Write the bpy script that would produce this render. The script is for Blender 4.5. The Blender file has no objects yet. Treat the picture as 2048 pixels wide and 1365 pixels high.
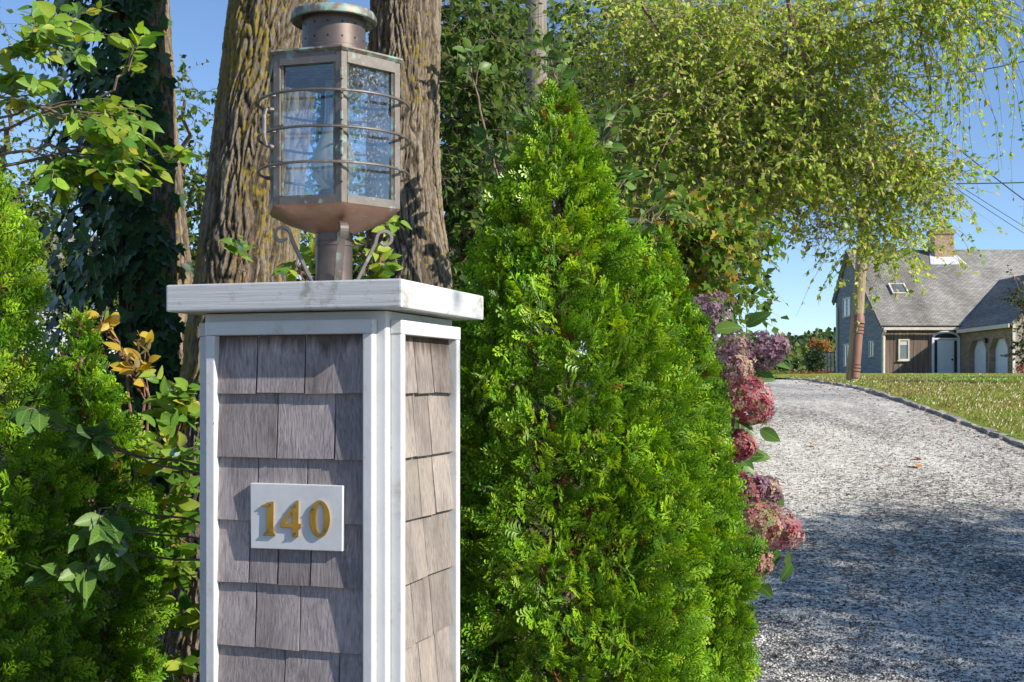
import bpy, bmesh, math, random
import numpy as np
from mathutils import Vector, Matrix
from mathutils.geometry import tessellate_polygon

random.seed(7)
rng = np.random.default_rng(7)
scene = bpy.context.scene
col = scene.collection
PI = math.pi
R = math.radians

# ------------------------------------------------------------------ camera, sky, sun, exposure
F_PX, HZ, EYE = 2456.0, 770.0, 1.35          # focal length and horizon (for a 2048 px wide frame), eye height
cam_d = bpy.data.cameras.new('camera')
cam = bpy.data.objects.new('camera', cam_d)
col.objects.link(cam)
cam.location = (0, 0, EYE)
cam.rotation_euler = (R(90), 0, 0)
cam_d.sensor_width = 36.0
cam_d.lens = 36.0 * F_PX / 2048.0
cam_d.shift_y = (HZ - 682.5) / 2048.0
cam_d.clip_start = 0.05
cam_d.clip_end = 3000
scene.camera = cam

SUN = Vector((0.733, -0.418, 0.538)).normalized()
world = bpy.data.worlds.new('World')
scene.world = world
world.use_nodes = True
wn = world.node_tree.nodes
wl = world.node_tree.links
sky = wn.new('ShaderNodeTexSky')
sky.sky_type = 'NISHITA'
sky.sun_disc = False
sky.sun_elevation = math.asin(SUN.z)
sky.sun_rotation = math.atan2(SUN.x, SUN.y)
sky.altitude = 0
sky.air_density = 0.75
sky.dust_density = 0.0
sky.ozone_density = 4.0
wl.new(sky.outputs[0], wn['Background'].inputs[0])
wn['Background'].inputs[1].default_value = 0.12

sl = bpy.data.lights.new('sun', 'SUN')
sl.energy = 5.0
sl.angle = R(0.5)
sl.color = (1.0, 0.94, 0.84)
so = bpy.data.objects.new('sun', sl)
so.rotation_euler = (-SUN).to_track_quat('-Z', 'Y').to_euler()
so.location = SUN * 50
col.objects.link(so)

scene.view_settings.view_transform = 'Standard'
scene.view_settings.look = 'None'
scene.view_settings.gamma = 1.0
scene.view_settings.use_curve_mapping = False
scene.view_settings.exposure = 0.55
scene.cycles.max_bounces = 5
scene.cycles.diffuse_bounces = 2
scene.cycles.glossy_bounces = 3
scene.cycles.transmission_bounces = 3
scene.cycles.transparent_max_bounces = 12
scene.cycles.use_adaptive_sampling = True
scene.cycles.adaptive_threshold = 0.02


# ------------------------------------------------------------------ helpers
def at(px, py, d):
    """world point that stands d metres in front of the camera at picture position px, py"""
    return Vector(((px - 1024) / F_PX * d, d, EYE + (HZ - py) / F_PX * d))


def tag(o, label=None, cat=None, group=None, kind=None):
    if label: o['label'] = label
    if cat: o['category'] = cat
    if group: o['group'] = group
    if kind: o['kind'] = kind
    return o


def empty(name, loc=(0, 0, 0), rz=0.0, parent=None):
    o = bpy.data.objects.new(name, None)
    o.empty_display_size = 0.1
    o.location = loc
    o.rotation_euler = (0, 0, rz)
    if parent: o.parent = parent
    col.objects.link(o)
    return o


def link(name, me, mat=None, parent=None):
    if mat is not None and not me.materials:
        me.materials.append(mat)
    o = bpy.data.objects.new(name, me)
    if parent: o.parent = parent
    col.objects.link(o)
    return o


def np_mesh(name, V, F, mat, parent=None, cols=None, smooth=False):
    """V (n,3); F (m,3) or (m,4) array; cols (n,3) optional"""
    V = np.asarray(V, dtype=np.float32)
    Fs = F if isinstance(F, list) else [F]
    Fs = [np.asarray(f, dtype=np.int32) for f in Fs if len(f)]
    me = bpy.data.meshes.new(name)
    me.vertices.add(len(V))
    me.vertices.foreach_set('co', V.ravel())
    loops = np.concatenate([f.ravel() for f in Fs])
    sizes = np.concatenate([np.full(len(f), f.shape[1], dtype=np.int32) for f in Fs])
    starts = np.concatenate([[0], np.cumsum(sizes)[:-1]]).astype(np.int32)
    me.loops.add(len(loops))
    me.loops.foreach_set('vertex_index', loops)
    me.polygons.add(len(sizes))
    me.polygons.foreach_set('loop_start', starts)
    me.polygons.foreach_set('loop_total', sizes)
    if smooth:
        me.polygons.foreach_set('use_smooth', np.ones(len(sizes), dtype=bool))
    me.update(calc_edges=True)
    if cols is not None:
        ca = me.color_attributes.new('Col', 'FLOAT_COLOR', 'POINT')
        c4 = np.ones((len(V), 4), dtype=np.float32)
        c4[:, :3] = cols
        ca.data.foreach_set('color', c4.ravel())
    return link(name, me, mat, parent)


class MB:
    """collects boxes, tubes, prisms and lathes into one mesh"""
    def __init__(self):
        self.v, self.f = [], []

    def add(self, vs, fs):
        n = len(self.v)
        self.v += [tuple(p) for p in vs]
        self.f += [[i + n for i in f] for f in fs]
        return self

    def box(self, x0, x1, y0, y1, z0, z1):
        return self.hexa([(x0, y0, z0), (x1, y0, z0), (x1, y1, z0), (x0, y1, z0), (x0, y0, z1), (x1, y0, z1), (x1, y1, z1), (x0, y1, z1)])

    def hexa(self, p):
        return self.add(p, [(0, 3, 2, 1), (4, 5, 6, 7), (0, 1, 5, 4), (1, 2, 6, 5), (2, 3, 7, 6), (3, 0, 4, 7)])

    def tube(self, pts, rad, n=8, caps=True, flat=None):
        pts = [Vector(p) for p in pts]
        k = len(pts)
        rad = rad if isinstance(rad, (list, tuple)) else [rad] * k
        vs, fs = [], []
        prev = None
        for i, p in enumerate(pts):
            t = (pts[min(i + 1, k - 1)] - pts[max(i - 1, 0)]).normalized()
            if prev is None:
                a = Vector((0, 0, 1)) if abs(t.z) < 0.9 else Vector((1, 0, 0))
                x = t.cross(a).normalized()
            else:
                x = (prev - t * prev.dot(t)).normalized()
            prev = x
            y = t.cross(x)
            for j in range(n):
                a = 2 * PI * (j + 0.5) / n
                s = flat if flat else 1.0
                vs.append(p + (x * math.cos(a) * s + y * math.sin(a)) * rad[i])
        for i in range(k - 1):
            for j in range(n):
                fs.append((i * n + j, i * n + (j + 1) % n, (i + 1) * n + (j + 1) % n, (i + 1) * n + j))
        if caps:
            fs.append(list(range(n))[::-1])
            fs.append([(k - 1) * n + j for j in range(n)])
        return self.add(vs, fs)

    def lathe(self, prof, n=32, c=(0, 0), cap_bottom=False, cap_top=False, phase=0.0):
        vs, fs = [], []
        for r, z in prof:
            for j in range(n):
                a = 2 * PI * j / n + phase
                vs.append((c[0] + r * math.cos(a), c[1] + r * math.sin(a), z))
        for i in range(len(prof) - 1):
            for j in range(n):
                fs.append((i * n + j, i * n + (j + 1) % n, (i + 1) * n + (j + 1) % n, (i + 1) * n + j))
        if cap_bottom: fs.append(list(range(n))[::-1])
        if cap_top: fs.append([(len(prof) - 1) * n + j for j in range(n)])
        return self.add(vs, fs)

    def prism(self, outer, holes, fn0, fn1):
        """flat outline with holes: fn0(a,b) gives the back point, fn1(a,b) the front point"""
        loops = [outer] + holes
        tri = tessellate_polygon([[Vector((a, b, 0)) for a, b in l] for l in loops])
        flat = [p for l in loops for p in l]
        n = len(flat)
        vs = [fn0(a, b) for a, b in flat] + [fn1(a, b) for a, b in flat]
        fs = [(t[2], t[1], t[0]) for t in tri] + [(t[0] + n, t[1] + n, t[2] + n) for t in tri]
        o = 0
        for l in loops:
            m = len(l)
            for i in range(m):
                fs.append((o + i, o + (i + 1) % m, o + (i + 1) % m + n, o + i + n))
            o += m
        return self.add(vs, fs)

    def build(self, name, mat, parent=None, smooth=False, bevel=0.0, seg=2):
        me = bpy.data.meshes.new(name)
        me.from_pydata(self.v, [], self.f)
        bm = bmesh.new()
        bm.from_mesh(me)
        bmesh.ops.recalc_face_normals(bm, faces=bm.faces)
        if bevel:
            es = [e for e in bm.edges if len(e.link_faces) == 2 and e.calc_face_angle(0) > 0.5]
            bmesh.ops.bevel(bm, geom=es, offset=bevel, segments=seg, profile=0.6, affect='EDGES')
        if smooth:
            for f in bm.faces: f.smooth = True
            for e in bm.edges:
                if len(e.link_faces) == 2 and e.calc_face_angle(0) > 0.7: e.smooth = False
        bm.to_mesh(me)
        bm.free()
        return link(name, me, mat, parent)


def norm(a):
    return a / np.maximum(np.linalg.norm(a, axis=-1, keepdims=True), 1e-9)


def scatter(TV, TF, pos, d, nrm, size, width=None):
    """instances of a template (length along +Y, normal +Z) at pos with length axis d and normal hint nrm"""
    TV = np.asarray(TV, float)
    TF = np.asarray(TF, int)
    m, n = len(pos), len(TV)
    y = norm(np.asarray(d, float))
    x = norm(np.cross(y, nrm))
    z = np.cross(x, y)
    size = np.broadcast_to(np.asarray(size, float), (m,))
    wd = size if width is None else size * width
    V = (pos[:, None, :] + TV[None, :, 0:1] * (x * wd[:, None])[:, None, :]
         + TV[None, :, 1:2] * (y * size[:, None])[:, None, :] + TV[None, :, 2:3] * (z * size[:, None])[:, None, :])
    F = (TF[None] + (np.arange(m) * n)[:, None, None]).reshape(-1, TF.shape[1])
    return V.reshape(-1, 3), F


def rep(c, n):
    return np.repeat(c, n, axis=0)


def sphere_dirs(n):
    return norm(rng.normal(size=(n, 3)))


def vnoise(x, y, seed=0, period=None):
    """2-D value noise in 0..1; period wraps x"""
    r = np.random.default_rng(seed)
    T = r.random((256, 256))
    xi = np.floor(x).astype(int); yi = np.floor(y).astype(int)
    fx = x - xi; fy = y - yi
    fx = fx * fx * (3 - 2 * fx); fy = fy * fy * (3 - 2 * fy)
    if period:
        x0, x1 = xi % period, (xi + 1) % period
    else:
        x0, x1 = xi % 256, (xi + 1) % 256
    y0, y1 = yi % 256, (yi + 1) % 256
    return (T[y0, x0] * (1 - fx) * (1 - fy) + T[y0, x1] * fx * (1 - fy) + T[y1, x0] * (1 - fx) * fy + T[y1, x1] * fx * fy)


def cells_noise(x, y, seed, period):
    """cellular noise, periodic in x: distance to the nearest cell edge (F2 - F1) and a random value per cell"""
    r = np.random.default_rng(seed)
    J = r.random((256, 512, 3))
    xi = np.floor(x).astype(int); yi = np.floor(y).astype(int)
    b1 = np.full(x.shape, 9.0); b2 = np.full(x.shape, 9.0); cid = np.zeros(x.shape)
    for dx in (-1, 0, 1):
        for dy in (-1, 0, 1):
            gx, gy = xi + dx, yi + dy
            q = J[gy % 256, (gx % period) % 512]
            d = np.hypot(gx + q[..., 0] - x, gy + q[..., 1] - y)
            near = d < b1
            b2 = np.where(near, b1, np.minimum(b2, d))
            cid = np.where(near, q[..., 2], cid)
            b1 = np.where(near, d, b1)
    return b2 - b1, cid


# ------------------------------------------------------------------ materials
def new_mat(name):
    m = bpy.data.materials.new(name)
    m.use_nodes = True
    nt = m.node_tree
    return m, nt, nt.nodes['Principled BSDF']


def node(nt, typ, ins=None, **props):
    n = nt.nodes.new(typ)
    for k, v in props.items(): setattr(n, k, v)
    if ins:
        for k, v in ins.items():
            if isinstance(v, bpy.types.NodeSocket): nt.links.new(v, n.inputs[k])
            else: n.inputs[k].default_value = v
    return n


def ramp(nt, fac, stops, interp='LINEAR'):
    n = nt.nodes.new('ShaderNodeValToRGB')
    nt.links.new(fac, n.inputs[0])
    cr = n.color_ramp
    cr.interpolation = interp
    while len(cr.elements) < len(stops): cr.elements.new(0.5)
    for e, (p, c) in zip(cr.elements, stops):
        e.position = p
        e.color = (*c, 1)
    return n.outputs[0]


def mapped(nt, scale=(1, 1, 1), coord='Object'):
    tc = node(nt, 'ShaderNodeTexCoord')
    mp = node(nt, 'ShaderNodeMapping', {0: tc.outputs[coord], 3: scale})
    return mp.outputs[0]


def mixc(nt, fac, a, b, mode='MIX'):
    n = nt.nodes.new('ShaderNodeMix')
    n.data_type = 'RGBA'
    n.blend_type = mode
    for idx, v in ((0, fac), (6, a), (7, b)):
        if isinstance(v, bpy.types.NodeSocket): nt.links.new(v, n.inputs[idx])
        else: n.inputs[idx].default_value = v if idx == 0 else (*v, 1)
    return n.outputs[2]


def bump(nt, b, height, strength=0.4, dist=0.01):
    n = node(nt, 'ShaderNodeBump', {'Height': height, 'Strength': strength, 'Distance': dist})
    nt.links.new(n.outputs[0], b.inputs['Normal'])


def mat_noise(name, c1, c2, scale=(5, 5, 5), rough=0.7, detail=6.0, bstr=0.3, bdist=0.005, metallic=0.0, spec=0.3, rand=0.0, coord='Object'):
    m, nt, b = new_mat(name)
    v = mapped(nt, scale, coord)
    if rand:
        oi = node(nt, 'ShaderNodeObjectInfo')
        v = node(nt, 'ShaderNodeVectorMath', {0: v, 1: node(nt, 'ShaderNodeVectorMath', {0: (37.0, 91.0, 53.0), 'Scale': oi.outputs['Random']}, operation='SCALE').outputs[0]}, operation='ADD').outputs[0]
    n = node(nt, 'ShaderNodeTexNoise', {'Vector': v, 'Scale': 1.0, 'Detail': detail, 'Roughness': 0.65})
    c = ramp(nt, n.outputs[0], [(0.3, c1), (0.7, c2)])
    if rand:
        k = node(nt, 'ShaderNodeMapRange', {0: oi.outputs['Random'], 3: 1 - rand, 4: 1 + rand})
        hs = node(nt, 'ShaderNodeHueSaturation', {'Value': k.outputs[0], 'Color': c})
        c = hs.outputs[0]
    nt.links.new(c, b.inputs['Base Color'])
    b.inputs['Roughness'].default_value = rough
    b.inputs['Metallic'].default_value = metallic
    b.inputs['Specular IOR Level'].default_value = spec
    if bstr: bump(nt, b, n.outputs[0], bstr, bdist)
    return m


def mat_leaf(name, base=(1, 1, 1), trans=0.35, gloss=0.25, rough=0.45, attr=True, randhue=0.0, randval=0.0, stops=None):
    """leaf: diffuse, translucent and a waxy highlight; colour from the Col attribute or a per-object ramp"""
    m = bpy.data.materials.new(name)
    m.use_nodes = True
    nt = m.node_tree
    nt.nodes.clear()
    out = node(nt, 'ShaderNodeOutputMaterial')
    if attr:
        c = node(nt, 'ShaderNodeVertexColor', layer_name='Col').outputs[0]
        c = mixc(nt, 1.0, c, base, 'MULTIPLY')
    else:
        oi = node(nt, 'ShaderNodeObjectInfo')
        c = ramp(nt, oi.outputs['Random'], stops)
    tn = node(nt, 'ShaderNodeTexNoise', {'Vector': mapped(nt, (60, 60, 60)), 'Scale': 1.0, 'Detail': 2.0})
    k = node(nt, 'ShaderNodeMapRange', {0: tn.outputs[0], 3: 0.75, 4: 1.25})
    c = node(nt, 'ShaderNodeHueSaturation', {'Value': k.outputs[0], 'Color': c}).outputs[0]
    if not attr:      # pale midrib and side veins, drawn in the leaf's own coordinates
        tc = node(nt, 'ShaderNodeTexCoord')
        sx = node(nt, 'ShaderNodeSeparateXYZ', {0: tc.outputs['Object']})
        ab = node(nt, 'ShaderNodeMath', {0: sx.outputs[0]}, operation='ABSOLUTE')
        mid = node(nt, 'ShaderNodeMapRange', {0: ab.outputs[0], 1: 0.008, 2: 0.022, 3: 1.0, 4: 0.0})
        ph = node(nt, 'ShaderNodeMath', {0: node(nt, 'ShaderNodeMath', {0: ab.outputs[0], 1: -0.9, 2: sx.outputs[1]}, operation='MULTIPLY_ADD').outputs[0], 1: 46.0}, operation='MULTIPLY')
        sv = node(nt, 'ShaderNodeMapRange', {0: node(nt, 'ShaderNodeMath', {0: ph.outputs[0]}, operation='SINE').outputs[0], 1: 0.75, 2: 1.0, 3: 0.0, 4: 0.55})
        vf = node(nt, 'ShaderNodeMath', {0: mid.outputs[0], 1: sv.outputs[0]}, operation='MAXIMUM')
        vf = node(nt, 'ShaderNodeMath', {0: vf.outputs[0], 1: 0.45}, operation='MULTIPLY')
        c = mixc(nt, vf.outputs[0], c, (0.30, 0.40, 0.12))
    d = node(nt, 'ShaderNodeBsdfDiffuse', {'Color': c})
    tcol = node(nt, 'ShaderNodeHueSaturation', {'Hue': 0.485, 'Saturation': 1.1, 'Value': 1.5, 'Color': c})
    t = node(nt, 'ShaderNodeBsdfTranslucent', {'Color': tcol.outputs[0]})
    g = node(nt, 'ShaderNodeBsdfGlossy', {'Color': (1, 1, 1, 1), 'Roughness': rough})
    m1 = node(nt, 'ShaderNodeMixShader', {0: trans, 1: d.outputs[0], 2: t.outputs[0]})
    fr = node(nt, 'ShaderNodeFresnel', {'IOR': 1.4})
    gf = node(nt, 'ShaderNodeMath', {0: fr.outputs[0], 1: gloss * 4}, operation='MULTIPLY')
    m2 = node(nt, 'ShaderNodeMixShader', {0: gf.outputs[0], 1: m1.outputs[0], 2: g.outputs[0]})
    nt.links.new(m2.outputs[0], out.inputs[0])
    return m


def mat_paint():
    m, nt, b = new_mat('white_paint')
    v = mapped(nt, (1, 1, 1))
    g1 = node(nt, 'ShaderNodeTexNoise', {'Vector': v, 'Scale': 7.0, 'Detail': 8.0, 'Roughness': 0.7})
    g2 = node(nt, 'ShaderNodeTexNoise', {'Vector': v, 'Scale': 60.0, 'Detail': 3.0})
    c = ramp(nt, g1.outputs[0], [(0.30, (0.42, 0.40, 0.35)), (0.42, (0.59, 0.59, 0.585)), (0.7, (0.65, 0.655, 0.66))])
    sp = ramp(nt, g2.outputs[0], [(0.22, (0.35, 0.30, 0.22)), (0.27, (1, 1, 1))])
    c = mixc(nt, 1.0, c, sp, 'MULTIPLY')
    nt.links.new(c, b.inputs['Base Color'])
    b.inputs['Roughness'].default_value = 0.5
    b.inputs['Specular IOR Level'].default_value = 0.35
    bump(nt, b, g2.outputs[0], 0.25, 0.002)
    return m


def mat_cap_paint():
    m, nt, b = new_mat('weathered_white_paint')
    v = mapped(nt, (2.2, 2.2, 70))
    grain = node(nt, 'ShaderNodeTexNoise', {'Vector': v, 'Scale': 1.0, 'Detail': 8.0, 'Roughness': 0.7, 'Distortion': 0.4})
    v2 = mapped(nt, (9, 9, 9))
    st = node(nt, 'ShaderNodeTexNoise', {'Vector': v2, 'Scale': 1.0, 'Detail': 7.0, 'Roughness': 0.75})
    c = ramp(nt, grain.outputs[0], [(0.28, (0.22, 0.20, 0.17)), (0.36, (0.52, 0.52, 0.52)), (0.7, (0.62, 0.625, 0.635))])
    s = ramp(nt, st.outputs[0], [(0.36, (0.34, 0.28, 0.15)), (0.46, (1, 1, 1))])
    c = mixc(nt, 0.6, c, s, 'MULTIPLY')
    nt.links.new(c, b.inputs['Base Color'])
    b.inputs['Roughness'].default_value = 0.55
    bump(nt, b, grain.outputs[0], 0.6, 0.003)
    return m


def mat_cedar(*tint):
    m, nt, b = new_mat('tan_cedar' if tint else 'weathered_cedar')
    oi = node(nt, 'ShaderNodeObjectInfo')
    off = node(nt, 'ShaderNodeVectorMath', {0: (31.0, 17.0, 43.0), 'Scale': oi.outputs['Random']}, operation='SCALE').outputs[0]
    def mv(s):
        return node(nt, 'ShaderNodeVectorMath', {0: mapped(nt, s), 1: off}, operation='ADD').outputs[0]
    warp = node(nt, 'ShaderNodeTexNoise', {'Vector': mv((9, 9, 4)), 'Scale': 1.0, 'Detail': 3.0})
    wv = node(nt, 'ShaderNodeVectorMath', {0: mv((1, 1, 0.09)), 1: node(nt, 'ShaderNodeVectorMath', {0: warp.outputs['Color'], 'Scale': 0.045}, operation='SCALE').outputs[0]}, operation='ADD')
    g = node(nt, 'ShaderNodeTexNoise', {'Vector': wv.outputs[0], 'Scale': 260.0, 'Detail': 5.0, 'Roughness': 0.6})
    blotch = node(nt, 'ShaderNodeTexNoise', {'Vector': mv((9, 9, 5)), 'Scale': 1.0, 'Detail': 6.0, 'Roughness': 0.65})
    c = ramp(nt, g.outputs[0], [(0.25, (0.125, 0.115, 0.11)), (0.5, (0.235, 0.22, 0.215)), (0.8, (0.34, 0.32, 0.31))])
    t = ramp(nt, blotch.outputs[0], [(0.28, (0.60, 0.56, 0.54)), (0.5, (1.02, 1.0, 1.0)), (0.75, (1.28, 1.22, 1.15))])
    c = mixc(nt, 1.0, c, t, 'MULTIPLY')
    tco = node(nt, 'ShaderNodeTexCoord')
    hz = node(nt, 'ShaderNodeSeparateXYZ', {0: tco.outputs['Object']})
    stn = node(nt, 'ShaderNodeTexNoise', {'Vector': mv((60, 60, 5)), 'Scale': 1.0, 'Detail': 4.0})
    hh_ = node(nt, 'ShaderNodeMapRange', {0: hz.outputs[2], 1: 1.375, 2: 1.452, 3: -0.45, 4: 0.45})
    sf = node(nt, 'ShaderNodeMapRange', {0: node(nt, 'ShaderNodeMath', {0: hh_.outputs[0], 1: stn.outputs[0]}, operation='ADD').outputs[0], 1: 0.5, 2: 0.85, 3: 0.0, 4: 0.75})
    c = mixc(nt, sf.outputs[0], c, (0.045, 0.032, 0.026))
    k = node(nt, 'ShaderNodeMapRange', {0: oi.outputs['Random'], 3: 0.8, 4: 1.25})
    c = node(nt, 'ShaderNodeHueSaturation', {'Value': k.outputs[0], 'Color': c, 'Saturation': 1.15}).outputs[0]
    c = mixc(nt, 1.0, c, tint or (1.16, 1.12, 1.17), 'MULTIPLY')
    nt.links.new(c, b.inputs['Base Color'])
    b.inputs['Roughness'].default_value = 0.85
    b.inputs['Specular IOR Level'].default_value = 0.15
    bump(nt, b, g.outputs[0], 0.5, 0.002)
    return m


def mat_copper(name, brown, verd, amount, rough=0.45):
    m, nt, b = new_mat(name)
    v = mapped(nt, (1, 1, 1))
    n1 = node(nt, 'ShaderNodeTexNoise', {'Vector': v, 'Scale': 16.0, 'Detail': 8.0, 'Roughness': 0.7})
    n2 = node(nt, 'ShaderNodeTexNoise', {'Vector': v, 'Scale': 45.0, 'Detail': 4.0})
    c = ramp(nt, n1.outputs[0], [(0.3, tuple(x * 0.65 for x in brown)), (0.6, brown), (0.8, tuple(min(1, x * 1.3) for x in brown))])
    fac = node(nt, 'ShaderNodeMapRange', {0: n2.outputs[0], 1: 1 - amount, 2: 1.12 - amount})
    c = mixc(nt, fac.outputs[0], c, verd)
    nt.links.new(c, b.inputs['Base Color'])
    mt = node(nt, 'ShaderNodeMapRange', {0: fac.outputs[0], 3: 0.65, 4: 0.0})
    nt.links.new(mt.outputs[0], b.inputs['Metallic'])
    b.inputs['Roughness'].default_value = rough
    bump(nt, b, n1.outputs[0], 0.15, 0.003)
    return m


def mat_glass(name, tint=(0.93, 0.97, 0.96), dirt=0.0, refl=1.0, veil=0.03):
    """thin pane: transparent with fresnel reflection and specks of dirt"""
    m = bpy.data.materials.new(name)
    m.use_nodes = True
    nt = m.node_tree
    nt.nodes.clear()
    out = node(nt, 'ShaderNodeOutputMaterial')
    tr = node(nt, 'ShaderNodeBsdfTransparent', {'Color': (*tint, 1)})
    gl = node(nt, 'ShaderNodeBsdfGlossy', {'Color': (1, 1, 1, 1), 'Roughness': 0.02})
    fr = node(nt, 'ShaderNodeFresnel', {'IOR': 1.52})
    ff = node(nt, 'ShaderNodeMath', {0: fr.outputs[0], 1: refl}, operation='MULTIPLY')
    ff.use_clamp = True
    m1 = node(nt, 'ShaderNodeMixShader', {0: ff.outputs[0], 1: tr.outputs[0], 2: gl.outputs[0]})
    res = m1
    if dirt:
        n = node(nt, 'ShaderNodeTexNoise', {'Vector': mapped(nt, (190, 190, 150)), 'Scale': 1.0, 'Detail': 5.0, 'Roughness': 0.8})
        n2 = node(nt, 'ShaderNodeTexNoise', {'Vector': mapped(nt, (9, 9, 7)), 'Scale': 1.0, 'Detail': 3.0})
        a = node(nt, 'ShaderNodeMapRange', {0: n.outputs[0], 1: 0.52, 2: 0.75, 3: veil, 4: 1.0})
        a2 = node(nt, 'ShaderNodeMapRange', {0: n2.outputs[0], 1: 0.3, 2: 0.7, 3: 0.2, 4: 1.0})
        f = node(nt, 'ShaderNodeMath', {0: a.outputs[0], 1: a2.outputs[0]}, operation='MULTIPLY')
        f2 = node(nt, 'ShaderNodeMath', {0: f.outputs[0], 1: dirt}, operation='MULTIPLY')
        df = node(nt, 'ShaderNodeBsdfDiffuse', {'Color': (0.62, 0.62, 0.58, 1)})
        res = node(nt, 'ShaderNodeMixShader', {0: f2.outputs[0], 1: m1.outputs[0], 2: df.outputs[0]})
    nt.links.new(res.outputs[0], out.inputs[0])
    return m


def mat_bark():
    m, nt, b = new_mat('furrowed_bark')
    h = node(nt, 'ShaderNodeVertexColor', layer_name='Col').outputs[0]      # plate height
    sep = node(nt, 'ShaderNodeSeparateColor', {0: h})
    c = ramp(nt, sep.outputs[0], [(0.0, (0.055, 0.042, 0.032)), (0.4, (0.20, 0.16, 0.12)), (0.85, (0.45, 0.375, 0.285))])
    fine = node(nt, 'ShaderNodeTexNoise', {'Vector': mapped(nt, (70, 70, 30)), 'Scale': 1.0, 'Detail': 8.0, 'Roughness': 0.75})
    c = mixc(nt, 0.55, c, ramp(nt, fine.outputs[0], [(0.3, (0.3, 0.28, 0.26)), (0.7, (1.3, 1.25, 1.2))]), 'MULTIPLY')
    l1 = node(nt, 'ShaderNodeTexNoise', {'Vector': mapped(nt, (3.0, 3.0, 1.3)), 'Scale': 1.0, 'Detail': 4.0, 'Roughness': 0.6})
    l2 = node(nt, 'ShaderNodeTexNoise', {'Vector': mapped(nt, (45, 45, 35)), 'Scale': 1.0, 'Detail': 4.0})
    lf = node(nt, 'ShaderNodeMath', {0: node(nt, 'ShaderNodeMath', {0: l1.outputs[0], 1: sep.outputs[1]}, operation='ADD').outputs[0], 1: l2.outputs[0]}, operation='ADD')
    fac = node(nt, 'ShaderNodeMapRange', {0: lf.outputs[0], 1: 1.08, 2: 1.2, 3: 0.0, 4: 0.8})
    lc = ramp(nt, l2.outputs[0], [(0.35, (0.20, 0.17, 0.03)), (0.65, (0.42, 0.30, 0.05))])
    c = mixc(nt, fac.outputs[0], c, lc)
    nt.links.new(c, b.inputs['Base Color'])
    b.inputs['Roughness'].default_value = 0.95
    b.inputs['Specular IOR Level'].default_value = 0.1
    bump(nt, b, fine.outputs[0], 1.0, 0.02)
    return m


def mat_gravel():
    m, nt, b = new_mat('gravel')
    v = mapped(nt, (1, 1, 1))
    vo = node(nt, 'ShaderNodeTexVoronoi', {'Vector': v, 'Scale': 75.0, 'Randomness': 1.0})
    vo2 = node(nt, 'ShaderNodeTexVoronoi', {'Vector': v, 'Scale': 34.0, 'Randomness': 1.0})
    big = node(nt, 'ShaderNodeTexNoise', {'Vector': mapped(nt, (0.9, 0.28, 1)), 'Scale': 1.0, 'Detail': 5.0, 'Roughness': 0.6})
    s = node(nt, 'ShaderNodeSeparateColor', {0: vo.outputs['Color']})
    s2 = node(nt, 'ShaderNodeSeparateColor', {0: vo2.outputs['Color']})
    a = node(nt, 'ShaderNodeMath', {0: s.outputs[0], 1: s2.outputs[0]}, operation='ADD')
    k = node(nt, 'ShaderNodeMapRange', {0: big.outputs[0], 1: 0.3, 2: 0.7, 3: -0.28, 4: 0.22})
    f = node(nt, 'ShaderNodeMath', {0: node(nt, 'ShaderNodeMath', {0: a.outputs[0], 1: 0.5}, operation='MULTIPLY').outputs[0], 1: k.outputs[0]}, operation='ADD')
    c = ramp(nt, f.outputs[0], [(0.08, (0.085, 0.082, 0.078)), (0.28, (0.21, 0.20, 0.185)), (0.42, (0.43, 0.40, 0.355)), (0.58, (0.68, 0.64, 0.575)), (0.82, (0.84, 0.81, 0.75))])
    nt.links.new(c, b.inputs['Base Color'])
    b.inputs['Roughness'].default_value = 0.8
    b.inputs['Specular IOR Level'].default_value = 0.25
    hb = node(nt, 'ShaderNodeMath', {0: vo.outputs['Distance'], 1: -1.0}, operation='MULTIPLY')
    bump(nt, b, hb.outputs[0], 0.9, 0.012)
    return m


def mat_lawn():
    m, nt, b = new_mat('lawn')
    v = mapped(nt, (1, 1, 1))
    a = node(nt, 'ShaderNodeTexNoise', {'Vector': v, 'Scale': 0.55, 'Detail': 6.0, 'Roughness': 0.65})
    f = node(nt, 'ShaderNodeTexNoise', {'Vector': v, 'Scale': 14.0, 'Detail': 6.0, 'Roughness': 0.75})
    c1 = ramp(nt, a.outputs[0], [(0.35, (0.28, 0.23, 0.06)), (0.5, (0.24, 0.27, 0.05)), (0.65, (0.16, 0.27, 0.03))])
    c2 = ramp(nt, f.outputs[0], [(0.3, (0.45, 0.45, 0.4)), (0.7, (1.5, 1.45, 1.3))])
    c = mixc(nt, 1.0, c1, c2, 'MULTIPLY')
    nt.links.new(c, b.inputs['Base Color'])
    b.inputs['Roughness'].default_value = 0.9
    b.inputs['Specular IOR Level'].default_value = 0.1
    bump(nt, b, f.outputs[0], 0.8, 0.05)
    return m


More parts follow.
